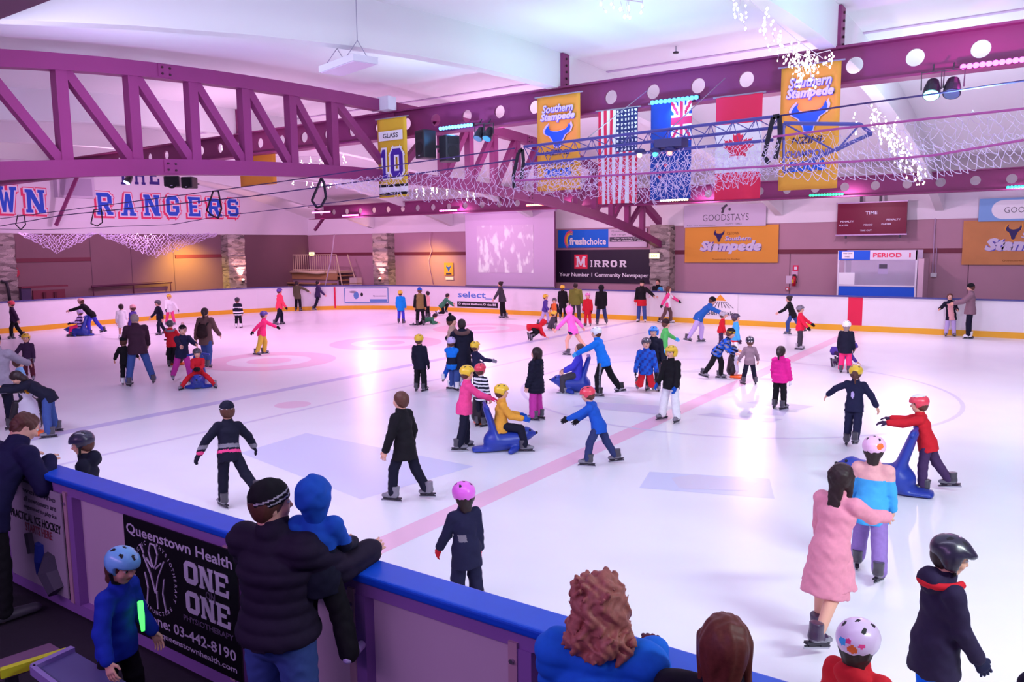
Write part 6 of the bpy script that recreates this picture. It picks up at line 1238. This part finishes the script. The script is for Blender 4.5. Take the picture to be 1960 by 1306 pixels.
S(1632, 698, 853, 10, 'girl in navy tracksuit with yellow helmet and ponytail holding her arms wide', pose='glide', top=['navy', 'lav'], paint=lambda h, pel, up, latp, fwd, A, hc: (lambda C: (((C-pel)@fwd < -.03*h) & (np.hypot(((C-pel)@latp+.015*h)/.022, ((C-pel)@up-.14*h)/.05) < h**.5)).astype(int)), bot='navy', head=YH, hair=('pony', 'hairbr'), arms=((16,62,6),(4,36,6)), legs=((2,3,6,0,8),(-14,2,30,10,8)), lean=4)
S(1770, 763, 941, 275, 'child in red jacket and plum trousers with a red and white helmet pushing a seal', k=.98, pose='push', lean=16, top='red', bot=[(74,50,92)], head=('skate', 'helmetred', 'white'), hpaint=lambda L, mi: np.where(L[:, 2] > .5, 2, mi), glove='dpurple', arms=A2(.5, .86, .16), legs=((6,5,8,0,10),(-22,6,14,10,10)))
seal(onz(1690, 940), 275, 'blue seal pushed by the child in red at the right', 1.12)
S(1818, 558, 644, 175, 'girl in dark open coat and pale trousers held by the man in a black beanie', pose='stand', top=['dnavy', 'tan'], paint=front(1, .3), bot='lav', head=('hair', 'hairbr'), arms=((40,10,40),(50,30,30)), hem=.06, side=8)
S(1854, 538, 648, 268, 'man in taupe jumper and black trousers with a black beanie by the far boards', k=.96, pose='stand', top=[(140,108,120)], bot='dnavy', head=('beanie', 'black'), arms=((44,6,30),(44,6,30)), tilt=12, skates=('white', 'white'))
# ---------------- middle, near
S(778, 742, 957, 305, 'boy in black jacket and shorts over leggings gliding with his face turned away', k=.95, pose='walk', top='black', bot='dnavy', head=('hair', 'hairbr'), hem=.0, skates=('grey', 'grey'), arms=((10,14,8),(-10,16,30)), loose=.9, skirt=('black', .13))
S(444, 776, 968, 345, 'skater in navy top with pale back stripes and a black cap leaning to one side', k=.98, pose='stride', top=['dnavy', 'grey', 'pink'], paint=stripes((.0, .03, 2), (.05, .09, 1)), bot='dnavy', head=('beanie', 'dnavy', 'white'), glove='dnavy', arms=((-10,46,10),(10,38,10)), legs=((2,4,4,0,10),(-34,14,20,20,20)), side=6)
S(890, 703, 860, 75, 'girl in pink and lavender jacket with yellow helmet pushing the yellow jacket rider', k=.97, pose='push', lean=8, top=['pink', 'lav'], paint=lambda h, pel, up, latp, fwd, A, hc: (lambda C: ((C-pel)@latp < -.03*h).astype(int)), bot='dnavy', head=YH, glove='hotpink', arms=A2(.42, .78, .14), legs=((8,4,8,0,8),(-8,5,8,4,8)), loose=1.4)
S(922, 698, 816, 40, 'child in black and white striped top with a red helmet behind the pink jacket girl', k=.93, pose='stand', top=['dnavy', 'white'], paint=zebra(.03), bot='dnavy', head=('skate', 'helmetred'))
penguin(off(onz(908, 814), 60, .1), 60, 'penguin aid with orange feet behind the pink jacket girl', .8)
seal(onz(966, 862), 82, 'blue seal seen side on, ridden by the child in mustard yellow', 1.0)
person(0, 0, 1.25, 82, 'child in mustard yellow jacket and yellow helmet riding a blue seal', pos=off(onz(966, 862), 82, -.06), pose='sit', base=.40, top='gold', bot='dnavy', head=YH, glove='blue', legs=((64,12,58,0,8),(82,10,70,0,8)), arms=((30,6,50),(34,6,44)), lean=4)
# ---------------- right, near
S(1582, 886, 1228, 30, 'long haired girl in a pink tan dress skating fast at the right', k=.97, pose='stride', top=[(232,150,170)], bot=None, skirt=([232,150,170], .2), head=('hair', 'hairdk'), hair=('long', 'hairdk'), lean=16, hem=.16, arms=((10,10,10),(60,6,20)), legs=((6,2,6,0,8),(-18,4,24,14,10)), mess=.02, skates=('dpurple', 'grey'))
S(1661, 838, 1098, 8, 'child in light blue snow jacket and lilac trousers beside the long haired girl', k=.97, pose='walk', top=['sky', 'tan'], paint=stripes((.2, .5, 1)), bot=[(150,120,190)], head=('skate', [240,190,226], 'orange'), hair=('bob', 'hairdk'), loose=1.6, hem=.04, hpaint=lambda L, mi: np.where(np.hypot(L[:, 0]-.3, L[:, 2]-.25) < .13, 2, mi), arms=((10,12,10),(8,8,10)))
person(0, 0, 1.34, 62, 'boy with black ski helmet, dark jacket and bright blue trousers at the right', pos=V(-.47, 5.2, 0), pose='stand', top=[(42,32,62)], bot=[(0,110,250)], head=('ski', [40,34,56]), glove='navy', turn=12, tilt=16, lean=4, hem=.05, loose=1.3, vox=.0105, arms=((6,6,14),(12,4,20)), furhood=('red',), strap=True, hair=('short', 'hairdk'))
person(0, 0, 1.2, 25, 'child in red jacket with a pale helmet covered in coloured patches', pos=V(-.70, 4.05, 0), pose='stand', top='red', bot='red', head=('skate', [226,200,232], 'sky', 'orange', 'pink'), vox=.0105, hood=True, hair=('bob', 'hairdk'), hpaint=lambda L, mi: np.select([np.hypot(L[:, 0]+.12, L[:, 2]-.22) < .1, np.hypot(L[:, 0]-.12, L[:, 2]-.1) < .11, np.hypot(L[:, 0]-.02, L[:, 2]-.28) < .06, np.hypot(L[:, 0]-.3, L[:, 2]-.22) < .06], [2, 3, 4, 4], mi))
S(895, 938, 1172, 335, 'child in indigo snowsuit with a pink helmet and one red glove near the rail', k=.97, pose='walk', top=['navy', 'grey'], paint=lambda h, pel, up, latp, fwd, A, hc: (lambda C: ((np.hypot(((C-pel)@latp+.05*h)/.045, ((C-pel)@up-.1*h)/.04) < h) & ((C-pel)@fwd < 0)).astype(int)*0+(((np.abs((C-pel)@latp+.055*h) < .03*h) & (np.abs((C-pel)@up-.1*h) < .028*h) & ((C-pel)@fwd < 0)).astype(int))), bot='navy', head=('skate', [240,110,230]), glove='red', loose=1.6, hem=.06, legs=((4,5,4,0,10),(2,6,4,0,10)), arms=((16,16,14),(-4,8,10)), hair=('bob', 'hairdk'))
person(0, 0, 1.32, 285, 'boy in dark helmet and navy jacket just behind the left part of the rail', pos=V(-7.86, 3.86, 0), pose='stand', top='dnavy', bot='dnavy', head=('skate', [44,38,66], 'ltgrey'), strap=True, tilt=14, hair=('short', 'hairbr'), vox=.0105, hood=True)
# ---------------- outside the rink
SP = 'spectators'
p0, z0 = NP(518, 897, 2.78)
person(0, 0, z0*1.01, 42, 'man in dark purple puffer jacket and striped black beanie at the blue rail', pos=p0, pose='stand', top=[(36,26,48)], bot='jeans', head=('beanie', 'black', 'ltgrey'), quilt=.085, hem=-.075, turn=36, fat=1.16, arms=((34,16,30),(52,8,42)), group=SP, shoes=True, skates=('black',), vox=.0105, loose=1.4, hair=('short', 'hairbr'))
p0, z0 = NP(600, 907, 2.92)
person(0, 0, 1.1, 20, 'small child in blue hood and dark jacket held by the man at the rail', pos=p0, pose='stand', base=z0-.6, top=['dnavy', 'blue'], paint=stripes((.15, .4, 1)), bot='black', head=('hood', 'blue'), legs=((14,10,16,0,10),(10,12,14,0,10)), arms=((24,8,50),(34,6,40)), group=SP, vox=.0105, shoes=True, skates=('lav',), loose=1.5)
p0, z0 = NP(1150, 1085, 2.78)
person(0, 0, z0*1.03, 12, 'woman with big curly fair hair and bright blue puffer jacket at the rail', pos=p0, pose='stand', top=[(30,110,226)], bot='dnavy', head=('hair', 'hairbl'), hair=('curly', 'hairbl'), mess=.075, quilt=.1, group=SP, shoes=True, vox=.0105, fat=1.0, arms=(('@', -.17, .34, 1.31, (-.15,-.2,-1)), ('@', .17, .34, 1.31, (.15,-.2,-1))), glove='maroon', hem=.08)
p0, z0 = NP(1390, 1165, 2.82)
person(0, 0, z0*1.035, 8, 'woman with straight brown hair and black jacket at the bottom edge', pos=p0, pose='stand', top=[(26,20,36)], bot='black', head=('hair', 'hairrd'), hair=('long', 'hairrd'), group=SP, shoes=True, vox=.0105, fat=1.1, hem=.08, arms=((20,10,40),(20,10,40)))
person(0, 0, 1.22, 128, 'child with pale blue helmet and blue jacket carrying a green glow stick', pos=V(-4.98, 2.55, 0), pose='walk', top=[(24,50,170)], bot='black', head=('skate', [120,190,245]), strap=True, hair=('bob', 'hairbr'), turn=14, tilt=16, group=SP, shoes=True, vox=.0105, arms=((8,12,16),(6,26,20)), legs=((8,5,10,0,10),(-8,5,8,0,10)))
p0, z0 = NP(28, 803, 3.1)
person(0, 0, z0/.86, 60, 'man in navy jacket leaning over the rail at the left edge', pos=off(p0, 60, -.34), pose='stand', lean=34, top=[(30,26,66)], bot='black', head=('hair', 'hairbr'), group=SP, shoes=True, vox=.0115, fat=1.12, turn=20, tilt=22, arms=(('@', -.16, .5, 1.3), ('@', .2, .5, 1.3)), mess=.03)
person(0, 0, 1.45, 20, 'person in dark jacket cut off by the right edge', pos=V(.17, 4.0, 0), pose='stand', top=[(26,22,44)], bot='black', head=('beanie', 'black'), group='skaters on the ice')
# glow stick held on the blue child's chest and the woman's backpack
q = V(-4.98, 2.55, 0); g_ = off(q, 128, .17, -.03); tag(MB().tube([g_+V(0, 0, .86), g_+V(.004, 0, .76), g_+V(.01, 0, .66)], [.018, .02, .012], 8).build('glow_stick', glowm('glow_green', (70, 255, 90), 2.5), None, True), 'bright green glow stick hanging on the blue jacket child', 'glow stick')
q = onz(397, 704); h_ = hpx(397, 584, 704)*.97; bq = off(q, 25, -.2); root = empty('backpack', bq+V(0, 0, .62*h_), 0, 'dark backpack on the back of the woman in brown jacket', 'backpack')
root.rotation_euler = (0, 0, math.atan2(q[0]-bq[0], -(q[1]-bq[1]))+PI); f = Field((-.2, -.18, -.24), (.2, .2, .28), .02); f.cap((0, 0, -.1), (0, .02, .12), .16, .12, .03, (1, 0, 0), .6); f.ell((0, -.08, -.09), (.11, .07, .1)); f.obj('bag_body', pc('hairdk'), root)
mb = MB(); mb.tube([(-.1, .06, .14), (-.11, .12, .2), (-.12, .2, .2)], .018, 5); mb.tube([(.1, .06, .14), (.11, .12, .2), (.12, .2, .2)], .018, 5); mb.build('strap', pc('black'), root)

# ------------------------------------------------------------------ light
W = bpy.data.worlds.new('room_ambient'); SC.world = W; W.use_nodes = True; bg = W.node_tree.nodes['Background']; bg.inputs[0].default_value = (.52, .36, 1, 1); bg.inputs[1].default_value = .26
def spot(p_, to, rgb, e, ang=120, blend=.8, r=.12):
    l = bpy.data.lights.new('wash_spot', 'SPOT'); l.energy = e; l.color = rgb; l.spot_size = R(ang); l.spot_blend = blend; l.shadow_soft_size = r; o = bpy.data.objects.new('wash_spot', l); COL.objects.link(o); o.location = tuple(map(float, p_)); aim(o, to); return o
def area(p_, to, rgb, e, sx, sy, spread=150):
    l = bpy.data.lights.new('fill_flood', 'AREA'); l.energy = e; l.color = rgb; l.shape = 'RECTANGLE'; l.size = sx; l.size_y = sy; l.spread = R(spread); o = bpy.data.objects.new('fill_flood', l); COL.objects.link(o); o.location = tuple(map(float, p_)); aim(o, to); return o
# added unseen floods above the frame, brightening the ice
area((-2, 3.6, 5.3), (-4, 12, 0), (.74, .72, 1), 120, 7, .5); area((-10, 3.4, 5.2), (-12, 12, 0), (.74, .68, 1), 280, 6, .5); area((4.5, 4.5, 5.3), (1, 10, 0), (.84, .96, 1), 420, 4, .5)
area((-5, -2.0, 4.6), (-5, 3, .6), (.78, .42, 1), 130, 9, .4)       # added fill behind the camera, brightening the near boards
# spots added along the middle and far beams, spreading the light bars' colours
for x, c, e in ((-31, (1, .56, .98), 900), (-24.5, (1, .56, .98), 1050), (-17.5, (1, .58, .98), 1080), (-11, (.95, .62, 1), 850), (-5, (.92, .72, 1), 800), (1, (.86, .80, 1), 800)):
    spot((x, 15.5, 5.85), (x, 20, 0), c, e, 160, .9, .2)
for x, c, e in ((-29, (1, .50, .90), 620), (-22, (1, .50, .88), 620), (-15, (1, .58, .78), 560), (-9, (1, .64, .86), 520), (-4, (.95, .64, .95), 480), (2, (.85, .56, 1), 300)):
    spot((x, 28.8, 4.6), (x, 24, 0), c, e, 165, .9, .15)
# added upward spots without fixtures, brightening the ceiling
for (x, y), c, e in (((-7, 13.5), (.45, 1, .9), 95), ((-1, 12.5), (.35, .95, 1), 125), ((-11.5, 14), (.55, .85, 1), 95), ((-19, 13.5), (1, .56, .86), 80), ((-27, 15), (1, .55, .8), 90), ((-5, 18), (.9, .7, 1), 70), ((-13, 19), (1, .6, .86), 90), ((-22, 20), (1, .42, .7), 100), ((-2, 19), (.6, .9, 1), 100), ((-5, 7), (.5, .85, 1), 85), ((-12, 8), (.5, .74, 1), 85)):
    spot((x, y, 4.9 if y > 10 else 4.6), (x, y+.3, 8), c, e*1.9, 165, .9, .1)
# spots added in front of the walls to brighten and tint them
for x, c, e in ((-35, (1, .5, .9), 150), (-29.5, (1, .5, .86), 150), (-23, (1, .5, .86), 170), (-17, (1, .6, .76), 150), (-11, (1, .62, .84), 130), (-6, (1, .64, .9), 120), (-1, (.9, .6, .95), 70)): spot((x, 28.6, 4.5), (x, 33, 3.4), c, e*1.7, 150, .9, .15)
for y, c, e in ((14, (1, .5, .95), 190), (20, (1, .56, 1), 190), (26, (1, .56, 1), 170)): spot((-33.2, y, 4.6), (-38, y, 4.4), c, e*1.5, 150, .9, .15)
for p_, c, e, L in LAMPS: spot(p_, p_+V(0, -1.2, -2), tuple((v/255)**2 for v in c), e*1.2, 140, .8, .05)
# wash of the light bars over the beam they sit on
for x, c, e in ((-11.5, (.15, .3, 1), 16), (-6.3, (.12, .15, 1), 50), (-3.8, (.35, .1, 1), 40), (-1.2, (1, .08, .75), 90), (1.5, (1, .08, .75), 80), (-16, (.7, .2, 1), 24), (-9, (.4, .12, 1), 30)): spot((x, 14.3, 5.5), (x, 15.5, 6.35), c, e, 130, .9, .05)
for y, c, e in ((7.5, (.8, .16, 1), 55), (10.5, (.6, .16, 1), 50), (13, (.9, .2, .8), 24)): spot((-12.4, y, 5.3), (-14.4, y, 5.6), c, e, 150, .9, .05)  # violet spots added beside the truss to tint it, no lamp there
spot((-27.5, YW-2.2, 3.3), (-28, YW-.2, 1), (1, .66, .08), 420, 120, .8, .1); spot((XW+1.8, 24.3, 3.5), (XW+.2, 24.5, 1.6), (1, .66, .05), 800, 120, .9, .1)
vs = SC.view_settings; vs.view_transform = 'Standard'; vs.look = 'None'; vs.gamma = 1; vs.use_curve_mapping = False; vs.exposure = 0.0
